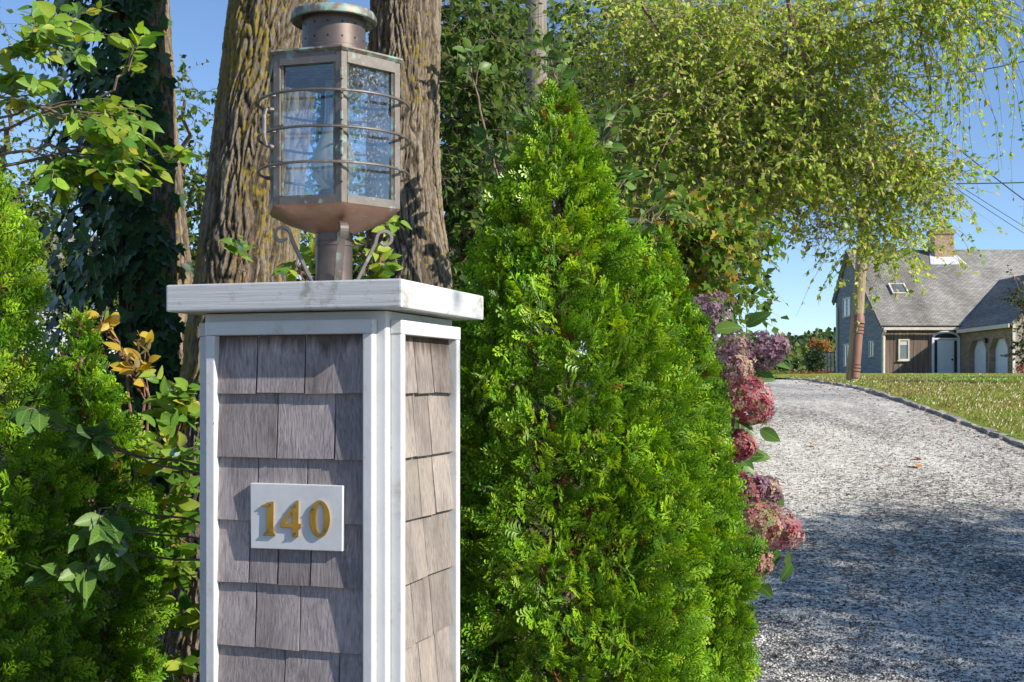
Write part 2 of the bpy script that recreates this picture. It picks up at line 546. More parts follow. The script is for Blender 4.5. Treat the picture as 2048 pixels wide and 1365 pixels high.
def mat_roof(name, c1, c2):
    m, nt, b = new_mat(name)
    v = mapped(nt, (1, 1, 1))
    st = node(nt, 'ShaderNodeTexNoise', {'Vector': mapped(nt, (0.55, 0.18, 0.25)), 'Scale': 1.0, 'Detail': 6.0, 'Roughness': 0.6})
    br = node(nt, 'ShaderNodeTexBrick', {'Vector': mapped(nt, (1, 0, 0)), 'Scale': 1.0})
    tc = node(nt, 'ShaderNodeTexCoord')
    sx = node(nt, 'ShaderNodeSeparateXYZ', {0: tc.outputs['UV']})
    cb = node(nt, 'ShaderNodeCombineXYZ', {0: sx.outputs[0], 1: sx.outputs[1]})
    br = node(nt, 'ShaderNodeTexBrick', {'Vector': cb.outputs[0], 'Scale': 1.0, 'Color1': (0.75, 0.75, 0.75, 1), 'Color2': (1.15, 1.15, 1.15, 1), 'Mortar': (0.35, 0.35, 0.35, 1), 'Mortar Size': 0.012, 'Brick Width': 0.26, 'Row Height': 0.145})
    c = ramp(nt, st.outputs[0], [(0.32, c1), (0.68, c2)])
    c = mixc(nt, 1.0, c, br.outputs[0], 'MULTIPLY')
    nt.links.new(c, b.inputs['Base Color'])
    b.inputs['Roughness'].default_value = 0.9
    b.inputs['Specular IOR Level'].default_value = 0.2
    bump(nt, b, br.outputs['Fac'], -0.6, 0.01)
    return m


M = {}
M['paint'] = mat_paint()
M['cap_paint'] = mat_cap_paint()
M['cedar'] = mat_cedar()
M['cedar_tan'] = mat_cedar(1.04, 0.99, 0.91)
M['copper'] = mat_copper('aged_copper', (0.215, 0.185, 0.160), (0.25, 0.31, 0.28), 0.42)
M['copper_warm'] = mat_copper('warm_copper', (0.34, 0.20, 0.135), (0.28, 0.33, 0.28), 0.36, 0.45)
M['verdigris'] = mat_copper('verdigris_copper', (0.23, 0.19, 0.15), (0.20, 0.31, 0.27), 0.52, 0.55)
M['drum'] = mat_copper('brown_copper', (0.17, 0.13, 0.115), (0.22, 0.28, 0.25), 0.30, 0.45)
M['pane'] = mat_glass('lantern_glass', (0.78, 0.87, 0.97), 0.12, 3.6)
M['pane_dirty'] = mat_glass('dirty_lantern_glass', (0.62, 0.68, 0.64), 0.95, 0.8)
M['chimney_glass'] = mat_glass('frosted_glass', (0.90, 0.94, 0.95), 0.85, 2.5, 0.7)
M['black'] = mat_noise('black_holes', (0.008, 0.008, 0.008), (0.02, 0.02, 0.02), bstr=0)
M['burner'] = mat_noise('dark_burner', (0.04, 0.035, 0.03), (0.09, 0.07, 0.055), rough=0.5, metallic=0.3)
M['brass'] = mat_copper('brass', (0.60, 0.36, 0.07), (0.12, 0.08, 0.03), 0.30, 0.3)
M['screw'] = mat_noise('screw_metal', (0.05, 0.035, 0.02), (0.16, 0.11, 0.05), (200, 200, 200), 0.5, metallic=0.6)
M['bark'] = mat_bark()
M['gravel'] = mat_gravel()
M['lawn'] = mat_lawn()
M['soil'] = mat_noise('leaf_litter_soil', (0.05, 0.038, 0.024), (0.16, 0.115, 0.06), (9, 9, 9), 0.95, 8, 0.8, 0.03)
M['leaf'] = mat_leaf('leaf_foliage', trans=0.48, gloss=0.04, rough=0.55)
M['ivy_attr'] = mat_leaf('ivy_foliage', trans=0.15, gloss=0.025, rough=0.5)
M['cedar_leaf'] = mat_leaf('arborvitae_foliage', trans=0.30, gloss=0.05, rough=0.45)
M['matte_leaf'] = mat_leaf('matte_foliage', trans=0.30, gloss=0.06, rough=0.6)
M['petal'] = mat_leaf('hydrangea_petal', trans=0.35, gloss=0.04, rough=0.7)
G = [(0.0, (0.08, 0.19, 0.02)), (0.35, (0.15, 0.29, 0.03)), (0.7, (0.24, 0.37, 0.04)), (0.93, (0.34, 0.40, 0.05)), (1.0, (0.52, 0.38, 0.03))]
M['leaf_obj'] = mat_leaf('shrub_leaf', trans=0.38, gloss=0.10, rough=0.4, attr=False, stops=G)
M['leaf_dark_obj'] = mat_leaf('shrub_leaf_dark', trans=0.3, gloss=0.10, rough=0.38, attr=False, stops=[(0.0, (0.045, 0.11, 0.02)), (0.6, (0.08, 0.17, 0.03)), (1.0, (0.13, 0.23, 0.04))])
M['leaf_yellow_obj'] = mat_leaf('yellow_leaf', trans=0.4, gloss=0.15, rough=0.45, attr=False, stops=[(0.0, (0.50, 0.36, 0.03)), (0.5, (0.58, 0.36, 0.03)), (0.75, (0.28, 0.30, 0.03)), (1.0, (0.13, 0.22, 0.03))])
M['ivy_obj'] = mat_leaf('ivy_leaf', trans=0.15, gloss=0.03, rough=0.45, attr=False, stops=[(0.0, (0.022, 0.055, 0.022)), (0.5, (0.035, 0.08, 0.03)), (1.0, (0.055, 0.11, 0.035))])
M['twig'] = mat_noise('twig_bark', (0.12, 0.085, 0.06), (0.30, 0.22, 0.16), (40, 40, 40), 0.85, 3, 0.3, 0.002)
M['twig_red'] = mat_noise('reddish_twig', (0.16, 0.07, 0.045), (0.34, 0.17, 0.11), (40, 40, 40), 0.7, 3, 0.3, 0.002)
M['twig_pale'] = mat_noise('pale_twig', (0.20, 0.16, 0.11), (0.42, 0.35, 0.26), (40, 40, 40), 0.85, 3, 0.3, 0.002)
M['pole_wood'] = mat_noise('weathered_pole_wood', (0.13, 0.11, 0.095), (0.36, 0.32, 0.27), (40, 40, 1.6), 0.9, 6, 0.8, 0.01)
M['pole_wood_tan'] = mat_noise('tan_pole_wood', (0.22, 0.16, 0.09), (0.42, 0.34, 0.22), (30, 30, 1.2), 0.9, 6, 0.6, 0.01)
M['guard'] = mat_noise('brown_cable_guard', (0.20, 0.10, 0.075), (0.30, 0.155, 0.115), (6, 6, 3), 0.55, 4, 0.1, 0.004)
M['stone'] = mat_noise('granite_kerb_stone', (0.15, 0.135, 0.115), (0.48, 0.45, 0.41), (16, 16, 16), 0.9, 8, 0.7, 0.02, rand=0.2)
M['wire'] = mat_noise('black_wire', (0.02, 0.02, 0.02), (0.04, 0.04, 0.04), bstr=0)


# ------------------------------------------------------------------ terrain
_ys = np.array([-60, 3.5, 5.4, 8, 12, 16, 21, 28, 40, 65, 100, 130, 400, 2500.])
_zs = np.array([0, 0.0, 0.045, 0.31, 0.74, 1.06, 1.27, 1.44, 1.60, 1.88, 2.0, 0.0, -3.0, -3.0])
_t = np.linspace(-60, 160, 2201)
_zt = np.interp(_t, _ys, _zs)
_k = np.ones(17) / 17
_zt = np.convolve(np.pad(_zt, 8, mode='edge'), _k, mode='valid')


def gz(y):
    y = np.asarray(y, float)
    return np.where(y < 158, np.interp(y, _t, _zt), np.interp(y, _ys, _zs))


def grid(name, xs_fn, ys, nx, zfn, mat, kind='structure', parent=None, cols=None):
    ys = np.asarray(ys, float)
    V = []
    for y in ys:
        x0, x1 = xs_fn(y)
        xs = np.linspace(x0, x1, nx)
        z = zfn(xs, np.full(nx, y))
        V.append(np.stack([xs, np.full(nx, y), z], 1))
    V = np.concatenate(V)
    i = np.arange(len(ys) - 1)[:, None] * nx + np.arange(nx - 1)[None, :]
    F = np.stack([i, i + 1, i + nx + 1, i + nx], -1).reshape(-1, 4)
    o = np_mesh(name, V, F, mat, parent, smooth=True)
    if kind: o['kind'] = kind
    return o


YS = np.concatenate([np.arange(-60, 2, 4.0), np.arange(2, 32, 0.25), np.arange(32, 160, 2.0)])
YG = np.concatenate([YS, np.array([170, 200, 260, 320, 400, 700, 1200, 2500.])])
grid('ground', lambda y: (-900 if y > 150 else -220, 900 if y > 150 else 220), YG, 60, lambda x, y: gz(y) - 0.022, M['soil'])

_ky = np.array([3.0, 9, 12, 16, 21, 28, 31, 33])
_kx = np.array([4.6, 4.75, 5.0, 5.28, 5.95, 6.75, 6.9, 6.5])


def kerb_x(y):
    return np.interp(y, _ky, _kx)


def drive_left(y):
    return np.interp(y, [-60, 3, 5, 12, 21, 28, 34], [-1.6, 0.75, 0.95, 1.6, 2.6, 2.4, 1.5])


def drive_z(x, y):
    return gz(y) + 0.004 + 0.012 * (vnoise(x * 1.3 + 9, y * 0.7 + 80, 5) - 0.5) - 0.012 * np.exp(-((x - (drive_left(y) + kerb_x(y)) / 2 - 0.8) / 0.25) ** 2)


grid('driveway', lambda y: (float(drive_left(y)), float(kerb_x(y)) + 0.04), np.concatenate([np.arange(-30, 2, 2.0), np.arange(2, 31.6, 0.15)]), 40, drive_z, M['gravel'])
grid('lawn', lambda y: (float(kerb_x(min(y, 31))) + 0.06 if y < 31 else -40.0, 70.0), np.concatenate([np.arange(-10, 3, 2.0), np.arange(3, 31, 0.4)]), 60, lambda x, y: gz(y) + 0.035 + 0.03 * (vnoise(x * 0.8 + 30, y * 0.8 + 40, 3) - 0.5), M['lawn'])
grid('far_lawn', lambda y: (-60.0, 90.0), np.arange(30.9, 118, 1.5), 70, lambda x, y: gz(y) + 0.08 + 0.08 * (vnoise(x * 0.25 + 70, y * 0.25 + 40, 4) - 0.5), M['lawn'])

# kerb of granite setts
kerb = empty('kerb', (5.0, 12, 0.74))
kerb['kind'] = 'structure'
y = 4.0
while y < 31:
    ln = random.uniform(0.24, 0.40)
    dx = float(kerb_x(y + 0.1) - kerb_x(y - 0.1)) / 0.2
    ang = math.atan2(1, dx)
    mb = MB()
    w, h = random.uniform(0.085, 0.11), random.uniform(0.035, 0.055)
    j = lambda s=0.012: random.uniform(-s, s)
    mb.hexa([(-ln / 2 + j(), -w / 2 + j(), -0.12), (ln / 2 + j(), -w / 2 + j(), -0.12), (ln / 2 + j(), w / 2 + j(), -0.12), (-ln / 2 + j(), w / 2 + j(), -0.12),
             (-ln / 2 + j(), -w / 2 + j(), h + j()), (ln / 2 + j(), -w / 2 + j(), h + j()), (ln / 2 + j(), w / 2 + j(), h + j()), (-ln / 2 + j(), w / 2 + j(), h + j())])
    o = mb.build('kerb_stone', M['stone'], kerb, bevel=0.012, seg=1)
    o.location = Vector((float(kerb_x(y)) + 0.02, y, float(gz(y)))) - kerb.location
    o.rotation_euler = (0, -math.atan(float(gz(y + .2) - gz(y - .2)) / 0.4) * 1.0, ang + random.uniform(-0.05, 0.05))
    y += (ln + random.uniform(0.004, 0.02)) * math.sin(ang)

# loose stones on the drive
def pebble_template(seed):
    r = np.random.default_rng(seed)
    P = np.array([(1, 0, 0), (-1, 0, 0), (0, 1, 0), (0, -1, 0), (0, 0, 1), (0, 0, -1)], float)
    P *= r.uniform(0.55, 1.1, (6, 1)) * np.array([0.6, 0.5, 0.32])
    P += r.normal(0, 0.10, (6, 3))
    Fc = [(0, 2, 4), (2, 1, 4), (1, 3, 4), (3, 0, 4), (2, 0, 5), (1, 2, 5), (3, 1, 5), (0, 3, 5)]
    return P, Fc


Vs, Fs, Cs, off = [], [], [], 0
NP = 28000
for s in range(4):
    n = NP // 4
    yy = 4.9 + 9.5 * rng.random(n) ** 1.5
    xx = drive_left(yy) + (np.minimum(kerb_x(yy), yy * 0.45) - drive_left(yy)) * rng.random(n)
    P, Fc = pebble_template(s + 3)
    sz = rng.uniform(0.007, 0.017, n) * (1 + 0.6 * (rng.random(n) < 0.08))
    pos = np.stack([xx, yy, drive_z(xx, yy) + sz * 0.12], 1)
    a = rng.random(n) * 2 * PI
    d = np.stack([np.cos(a), np.sin(a), rng.normal(0, 0.2, n)], 1)
    nr = np.stack([rng.normal(0, 0.3, n), rng.normal(0, 0.3, n), np.ones(n)], 1)
    V, Fa = scatter(P, Fc, pos, d, nr, sz)
    patch = vnoise(xx * 1.1 + 20, yy * 0.8 + 10, 11)
    tone = rng.random(n) + (patch - 0.5) * 0.5
    c = np.where(tone[:, None] > 0.62, np.array([0.70, 0.68, 0.64]), np.where(tone[:, None] > 0.36, np.array([0.24, 0.23, 0.225]), np.array([0.07, 0.072, 0.078])))
    c = c * rng.uniform(0.75, 1.15, (n, 1))
    Vs.append(V); Fs.append(Fa + off); Cs.append(rep(c, len(P))); off += len(V)
m, nt, b = new_mat('loose_stone')
nt.links.new(node(nt, 'ShaderNodeVertexColor', layer_name='Col').outputs[0], b.inputs['Base Color'])
b.inputs['Roughness'].default_value = 0.75
b.inputs['Specular IOR Level'].default_value = 0.3
M['loose'] = m
o = np_mesh('loose_gravel', np.concatenate(Vs), np.concatenate(Fs), M['loose'], cols=np.concatenate(Cs))
tag(o, 'loose grey stones and white shell chips over the driveway', 'gravel', kind='stuff')

# grass blades
n = 52000
yy = 8 + 50 * rng.random(n) ** 2.2
xx = np.where(yy < 31, kerb_x(yy) + 0.13, 0.20 * yy) + rng.random(n) ** 1.1 * (0.45 * yy - np.where(yy < 31, kerb_x(yy), 0.20 * yy) + 1.5)
hgt = rng.uniform(0.02, 0.055, n) * (1 + yy / 60)
a = rng.random(n) * 2 * PI
d = np.stack([np.cos(a) * 0.7, np.sin(a) * 0.7, np.ones(n)], 1)
nr = np.stack([-np.sin(a) + 0.5, np.cos(a), np.zeros(n)], 1)
V, Fa = scatter([(-0.13, 0, 0), (0.13, 0, 0), (0.05, 0.6, 0.05), (0, 1, 0.2)], [(0, 1, 2), (0, 2, 3)], np.stack([xx, yy, gz(yy) + 0.035], 1), d, nr, hgt, width=0.7 + yy / 45)
pt = vnoise(xx * 0.5 + 3, yy * 0.35 + 50, 21)
green = (rng.random(n) < np.clip((pt - 0.28) * 2.2, 0.1, 0.9))[:, None]
c = np.where(green, np.array([0.17, 0.30, 0.03]), np.array([0.27, 0.23, 0.06])) * rng.uniform(0.6, 1.3, (n, 1))
o = np_mesh('lawn_grass', V, Fa, M['matte_leaf'], cols=rep(c, 4))
tag(o, 'patchy green and straw coloured grass of the lawn', 'grass', kind='stuff')

LEAF4 = ([(0, 0, 0), (-0.30, 0.42, 0.07), (0.30, 0.42, 0.07), (0, 1, -0.08), (0, 0.45, 0)], [(0, 4, 1), (0, 2, 4), (1, 4, 3), (4, 2, 3)])
LEAF2 = ([(0, 0, 0), (-0.28, 0.45, 0.08), (0.28, 0.45, 0.08), (0, 1, -0.06)], [(0, 3, 1), (0, 2, 3)])


def litter(name, label, xx, yy, z, n, s0, s1, palette):
    a = rng.random(n) * 2 * PI
    d = np.stack([np.cos(a), np.sin(a), rng.normal(0.1, 0.25, n)], 1)
    nr = np.stack([rng.normal(0, 0.4, n), rng.normal(0, 0.4, n), np.ones(n)], 1)
    V, Fa = scatter(*LEAF4, np.stack([xx, yy, z], 1), d, nr, rng.uniform(s0, s1, n), width=1.2)
    c = np.array(palette)[rng.integers(0, len(palette), n)] * rng.uniform(0.7, 1.25, (n, 1))
    o = np_mesh(name, V, Fa, M['matte_leaf'], cols=rep(c, 5))
    return tag(o, label, 'leaves', kind='stuff')


AUT = [(0.25, 0.12, 0.04), (0.30, 0.15, 0.05), (0.18, 0.085, 0.035), (0.32, 0.21, 0.08), (0.24, 0.16, 0.08)]
n = 1500
yy = 8.5 + 36 * rng.random(n) ** 1.6
xx = np.where(yy < 31, kerb_x(yy) + 0.13, 0.2 * yy) + rng.random(n) ** 1.3 * (0.22 * yy + 1)
litter('lawn_leaves', 'small brown fallen leaves scattered over the lawn', xx, yy, gz(yy) + 0.07, n, 0.03, 0.06, AUT)
n = 520
yy = 8 + 22 * rng.random(n) ** 1.3
xx = kerb_x(yy) - 0.08 - np.abs(rng.normal(0, 0.28, n))
litter('driveway_leaves', 'brown fallen leaves gathered on the gravel along the kerb', xx, yy, drive_z(xx, yy) + 0.015, n, 0.025, 0.055, AUT)
n = 160
yy = 6 + 20 * rng.random(n) ** 1.3
xx = drive_left(yy) + (kerb_x(yy) - drive_left(yy)) * rng.random(n)
litter('drive_centre_leaves', 'few tan leaves scattered over the middle of the gravel', xx, yy, drive_z(xx, yy) + 0.015, n, 0.025, 0.05, AUT)

# ------------------------------------------------------------------ gate pillar
PA = math.atan2(-0.3, 0.954)
B0 = Vector((-0.2536, 2.472, 0.0))
pillar = empty('gate_pillar', B0, PA)
tag(pillar, 'square white framed gate pillar with grey cedar shingles and house number', 'pillar')
PINV = (Matrix.Translation(B0) @ Matrix.Rotation(PA, 4, 'Z')).inverted()
BW, BD, ZB = 0.415, 0.385, 1.5015          # body width, depth, underside of the cap


def ray_local(px, py):
    o = PINV @ Vector((0, 0, EYE))
    d = (PINV.to_3x3() @ Vector(((px - 1024) / F_PX, 1, (HZ - py) / F_PX)))
    return o, d


def on_front(px, py, out=0.0):      # plane y = -out -> (x, z)
    o, d = ray_local(px, py)
    t = (-out - o.y) / d.y
    p = o + d * t
    return p.x, p.z


def on_right(px, py, out=0.0):      # plane x = out -> (y, z)
    o, d = ray_local(px, py)
    t = (out - o.x) / d.x
    p = o + d * t
    return p.y, p.z


MB().box(-BW, 0, 0, BD, -0.05, ZB - 0.002).build('body', M['paint'], pillar, bevel=0.003)
OV = 0.0575
MB().box(-BW - OV, OV, -OV, BD + OV, ZB, 1.558).build('cap', M['cap_paint'], pillar, bevel=0.004)

PR = 0.024                      # how proud the panel frames stand
FT = 1.482                      # top of frames
st_w = 0.021
# each face: a function (a, out, z) -> local xyz, and its length
faces = {
    'front': (lambda a, o, z: (-BW + a, -o, z), BW, 0.016, 0.020),
    'right': (lambda a, o, z: (o, a, z), BD, 0.022, 0.012),
    'left': (lambda a, o, z: (-BW - o, BD - a, z), BD, 0.018, 0.018),
    'back': (lambda a, o, z: (-a, BD + o, z), BW, 0.018, 0.018),
}


def fbox(fn, a0, a1, o0, o1, z0, z1):
    return MB().hexa([fn(a0, o1, z0), fn(a1, o1, z0), fn(a1, o0, z0), fn(a0, o0, z0), fn(a0, o1, z1), fn(a1, o1, z1), fn(a1, o0, z1), fn(a0, o0, z1)])


frames = {}
for k, (fn, L, m0, m1) in faces.items():
    a0, a1 = m0, L - m1
    sw = 0.021 if k != 'right' else 0.023
    fbox(fn, a0, a0 + sw, 0.0005, PR, -0.04, FT - 0.029).build('stile', M['paint'], pillar, bevel=0.0025)
    fbox(fn, a1 - sw, a1, 0.0005, PR, -0.04, FT - 0.029).build('stile', M['paint'], pillar, bevel=0.0025)
    fbox(fn, a0 - 0.0015, a1 + 0.0015, 0.0005, PR + 0.001, FT - 0.029, FT).build('rail', M['paint'], pillar, bevel=0.0025)
    frames[k] = (a0 + sw, a1 - sw)

ZR = [1.4525]
for py in (787, 917, 1045, 1172, 1301, 1430):
    ZR.append(on_front(600, py, 0.011)[1])
while ZR[-1] > 0.1: ZR.append(ZR[-1] - 0.127)
fj = {0: (515.5, 611.6), 1: (556, 671), 2: (517, 615.6), 3: (501, 557.8, 623), 4: (512.5, 601), 5: (570, 679)}
rj = {0: (829, 862), 1: (826, 857), 2: (837, 865), 3: (848,), 4: (823, 860), 5: (838, 871)}
fpy = [727, 850, 980, 1105, 1235, 1365]
for k, (fn, L, m0, m1) in faces.items():
    a0, a1 = frames[k]
    a0 -= 0.0; a1 += 0.0
    for r in range(len(ZR) - 1):
        zt, zb = ZR[r] + (0.0 if r == 0 else 0.004), ZR[r + 1]
        if k == 'front' and r in fj:
            js = [on_front(p, fpy[r], 0.006)[0] + BW for p in fj[r]]
        elif k == 'right' and r in rj:
            js = [on_right(p, fpy[r], 0.007)[0] for p in rj[r]]
        else:
            js, a = [], a0 + random.uniform(0.05, 0.12)
            while a < a1 - 0.03:
                js.append(a); a += random.uniform(0.07, 0.14)
        e = [a0] + js + [a1]
        for i in range(len(e) - 1):
            x0, x1 = e[i] + (0.0018 if i else 0.0003), e[i + 1] - (0.0018 if i < len(e) - 2 else 0.0003)
            bo = 0.0125 + random.uniform(-0.001, 0.0015)
            to = 0.0035
            if k == 'right': bo += 0.003
            dz = [random.uniform(-0.002, 0.002) for _ in range(2)]
            sk = random.uniform(-0.0012, 0.0012)
            P = lambda a, o, z: fn(min(max(a, a0 + 0.0002), a1 - 0.0002), o, z)
            mb = MB().hexa([P(x0 + sk, bo, zb + dz[0]), P(x1 + sk, bo, zb + dz[1]), P(x1 + sk, 0.0008, zb + dz[1] + 0.001), P(x0 + sk, 0.0008, zb + dz[0] + 0.001),
                            P(x0, to, zt), P(x1, to, zt), P(x1, 0.0006, zt), P(x0, 0.0006, zt)])
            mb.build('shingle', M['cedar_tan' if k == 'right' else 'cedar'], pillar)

# number plaque
plq = [on_front(px, py, 0.019) for px, py in ((500.5, 966.5), (685.5, 972), (684.5, 1103.5), (501.5, 1097))]
mb = MB()
mb.hexa([(plq[3][0], -0.0195, plq[3][1]), (plq[2][0], -0.0195, plq[2][1]), (plq[2][0], -0.006, plq[2][1]), (plq[3][0], -0.006, plq[3][1]),
         (plq[0][0], -0.0195, plq[0][1]), (plq[1][0], -0.0195, plq[1][1]), (plq[1][0], -0.006, plq[1][1]), (plq[0][0], -0.006, plq[0][1])])
M['plaque'] = mat_noise('plaque_paint', (0.56, 0.57, 0.585), (0.64, 0.65, 0.665), (30, 30, 30), 0.45, 5, 0.1, 0.001)
plaque = mb.build('number_plaque', M['plaque'], pillar, bevel=0.0015)
plaque['label'] = 'white plaque with brass house number 140'


def zpt(zx, zy, out):
    x, z = on_front(400 + zx * 0.34076, 900 + zy * 0.34066, out)
    return (x, -out, z)


def arc(cx, cy, rx, ry, n=28, a0=0.0):
    return [(cx + rx * math.cos(a0 + 2 * PI * i / n), cy + ry * math.sin(a0 + 2 * PI * i / n)) for i in range(n)]


ONE = [(357, 329), (368, 322), (381, 318), (392, 311), (401, 307), (433, 303), (432, 400), (431, 478), (434, 488), (443, 497), (443, 506), (369, 504), (369, 496), (378, 490), (388, 478), (391, 400), (392, 345), (389, 337), (380, 332), (366, 334)]
FOUR = ([(566, 297), (580, 297), (579, 380), (578, 434), (594, 434), (594, 461), (578, 461), (579, 512), (540, 512), (540, 461), (470, 456), (471, 430)],
        [(540, 362), (500, 431), (540, 433)])
ZERO = (arc(702, 406, 62, 110, 40), arc(703, 406, 23, 92, 40))
for outer, holes in ((ONE, []), (FOUR[0], [FOUR[1]]), (ZERO[0], [ZERO[1]])):
    MB().prism(outer, holes, lambda a, b: zpt(a, b, 0.0198), lambda a, b: zpt(a, b, 0.0240)).build('numeral', M['brass'], plaque, bevel=0.0009, seg=2)
for zx, zy in ((413, 326), (405, 476), (560, 328), (559, 492), (664, 350), (738, 468)):
    c0, c1 = zpt(zx, zy, 0.0236), zpt(zx, zy, 0.0250)
    MB().tube([c0, c1], [0.0034, 0.0028], 10).build('screw', M['screw'], plaque)

# ------------------------------------------------------------------ lantern
AX = Vector((-0.394, 2.718, 0))
lan = empty('post_lantern', (AX.x, AX.y, 1.558))
tag(lan, 'aged copper hexagonal lantern with wire guards standing on the pillar cap', 'lantern')
Z0 = 1.558
H = lambda z: z - Z0
PH = R(-76)
RB = 0.156


def hexp(k, r, z):
    a = PH + k * PI / 3
    return Vector((r * math.cos(a), r * math.sin(a), z))


zb, zt = H(1.733), H(2.052)
for k in range(6):
    c, p, q = hexp(k, RB, 0), hexp(k - 1, RB, 0), hexp(k + 1, RB, 0)
    e1, e2 = (p - c).normalized(), (q - c).normalized()
    inn = (-c).normalized()
    ww, th = 0.014, 0.005
    mb = MB()
    poly = [c + e1 * ww, c, c + e2 * ww, c + e2 * ww + inn * th, c + inn * th * 1.2, c + e1 * ww + inn * th]
    n = 6
    vs = [v + Vector((0, 0, zb)) for v in poly] + [v + Vector((0, 0, zt)) for v in poly]
    mb.add(vs, [(0, 1, 4, 5), (1, 2, 3, 4), (6, 7, 10, 11), (7, 8, 9, 10)] + [(i, (i + 1) % n, (i + 1) % n + n, i + n) for i in range(n)])
    mb.build('corner_post', M['copper'], lan)
    # rails between the posts, set proud of them by a hair
    nrm_ = (c + q).normalized()
    for z0, z1 in ((zt - 0.025, zt + 0.001), (zb - 0.001, zb + 0.017)):
        a, b_ = c + e2 * 0.0145, q - e2 * 0.0145
        MB().hexa([a + nrm_ * 0.0015 + Vector((0, 0, z0)), b_ + nrm_ * 0.0015 + Vector((0, 0, z0)), b_ - nrm_ * 0.005 + Vector((0, 0, z0)), a - nrm_ * 0.005 + Vector((0, 0, z0)),
                   a + nrm_ * 0.0015 + Vector((0, 0, z1)), b_ + nrm_ * 0.0015 + Vector((0, 0, z1)), b_ - nrm_ * 0.005 + Vector((0, 0, z1)), a - nrm_ * 0.005 + Vector((0, 0, z1))]).build('frame_rail', M['copper'], lan)
    # pane and the thin inner bead
    a, b_ = c + e2 * 0.011 - nrm_ * 0.008, q - e2 * 0.011 - nrm_ * 0.008
    pm = M['pane_dirty'] if k == 0 else M['pane']
    MB().add([a + Vector((0, 0, zb + 0.012)), b_ + Vector((0, 0, zb + 0.012)), b_ + Vector((0, 0, zt - 0.02)), a + Vector((0, 0, zt - 0.02))], [(0, 1, 2, 3)]).build('pane', pm, lan)
    for t in (a + e2 * 0.0075, b_ - e2 * 0.0075):
        MB().box(-0.0022, 0.0022, -0.0022, 0.0022, zb + 0.012, zt - 0.02).build('glazing_bead', M['verdigris'], lan).location = (t.x + nrm_.x * 0.004, t.y + nrm_.y * 0.004, 0)

# roof (low hexagonal), skirt, neck
mb = MB()
rows = [(RB + 0.002, H(2.050)), (RB + 0.008, H(2.056)), (RB + 0.006, H(2.060)), (0.076, H(2.082))]
vs = [hexp(k, r, z) for r, z in rows for k in range(6)]
fs = [(i * 6 + k, i * 6 + (k + 1) % 6, (i + 1) * 6 + (k + 1) % 6, (i + 1) * 6 + k) for i in range(3) for k in range(6)] + [tuple(range(6))[::-1], tuple(18 + k for k in range(6))]
mb.add(vs, fs).build('roof_plate', M['verdigris'], lan)
mb = MB()
vs, fs, N = [], [], 36
prof = [(RB + 0.001, H(1.733), 1.0), (RB - 0.004, H(1.727), 1.0), (0.105, H(1.704), 0.95), (0.062, H(1.690), 0.7), (0.043, H(1.684), 0.0)]
for r, z, hx in prof:
    for j in range(N):
        a = PH + 2 * PI * j / N
        loc = ((a - PH) % (PI / 3)) - PI / 6
        rr = r * (hx * math.cos(PI / 6) / math.cos(loc) + (1 - hx))
        vs.append((rr * math.cos(a), rr * math.sin(a), z))
for i in range(len(prof) - 1):
    for j in range(N): fs.append((i * N + j, i * N + (j + 1) % N, (i + 1) * N + (j + 1) % N, (i + 1) * N + j))
mb.add(vs, fs).build('skirt', M['copper_warm'], lan, smooth=True)
MB().lathe([(RB * 0.84, zb + 0.004), (RB * 0.84, zb + 0.007)], 6, cap_bottom=True, cap_top=True, phase=PH).build('floor_plate', M['copper'], lan)
MB().lathe([(0.0405, H(1.558)), (0.0405, H(1.655)), (0.0425, H(1.656)), (0.0425, H(1.664)), (0.041, H(1.665)), (0.041, H(1.686))], 40, cap_bottom=True).build('neck', M['drum'], lan, smooth=True)
# drum and cap
drum = MB().lathe([(0.0715, H(2.074)), (0.0715, H(2.089)), (0.0695, H(2.0905)), (0.0695, H(2.160))], 48).build('vent_drum', M['drum'], lan, smooth=True)
for zz in (H(2.105), H(2.136)):
    for k in range(14):
        a = PH + (k + 0.35) * 2 * PI / 14
        p0 = Vector((0.068 * math.cos(a), 0.068 * math.sin(a), zz)); p1 = Vector((0.0700 * math.cos(a), 0.0700 * math.sin(a), zz))
        MB().tube([p0, p1], 0.0023, 8).build('vent_hole', M['black'], drum)
MB().lathe([(0.069, H(2.158)), (0.084, H(2.156)), (0.092, H(2.149)), (0.0945, H(2.151)), (0.0945, H(2.160)), (0.090, H(2.169)), (0.06, H(2.175)), (0.03, H(2.176)), (0.028, H(2.181)), (0.004, H(2.184))], 56, cap_top=True).build('vent_cap', M['verdigris'], lan, smooth=True)
# guard hoops
for z in (1.965, 1.889, 1.815):
    mb = MB()
    pts = [(0.165 * math.cos(2 * PI * i / 64), 0.165 * math.sin(2 * PI * i / 64), H(z)) for i in range(65)]
    mb.tube(pts, 0.0030, 8, caps=False)
    o = mb.build('guard_hoop', M['copper'], lan, smooth=True)
    mb = MB()
    for k in range(6): mb.tube([hexp(k, 0.150, H(z)), hexp(k, 0.166, H(z))], 0.0045, 6)
    mb.build('solder', M['verdigris'], o)
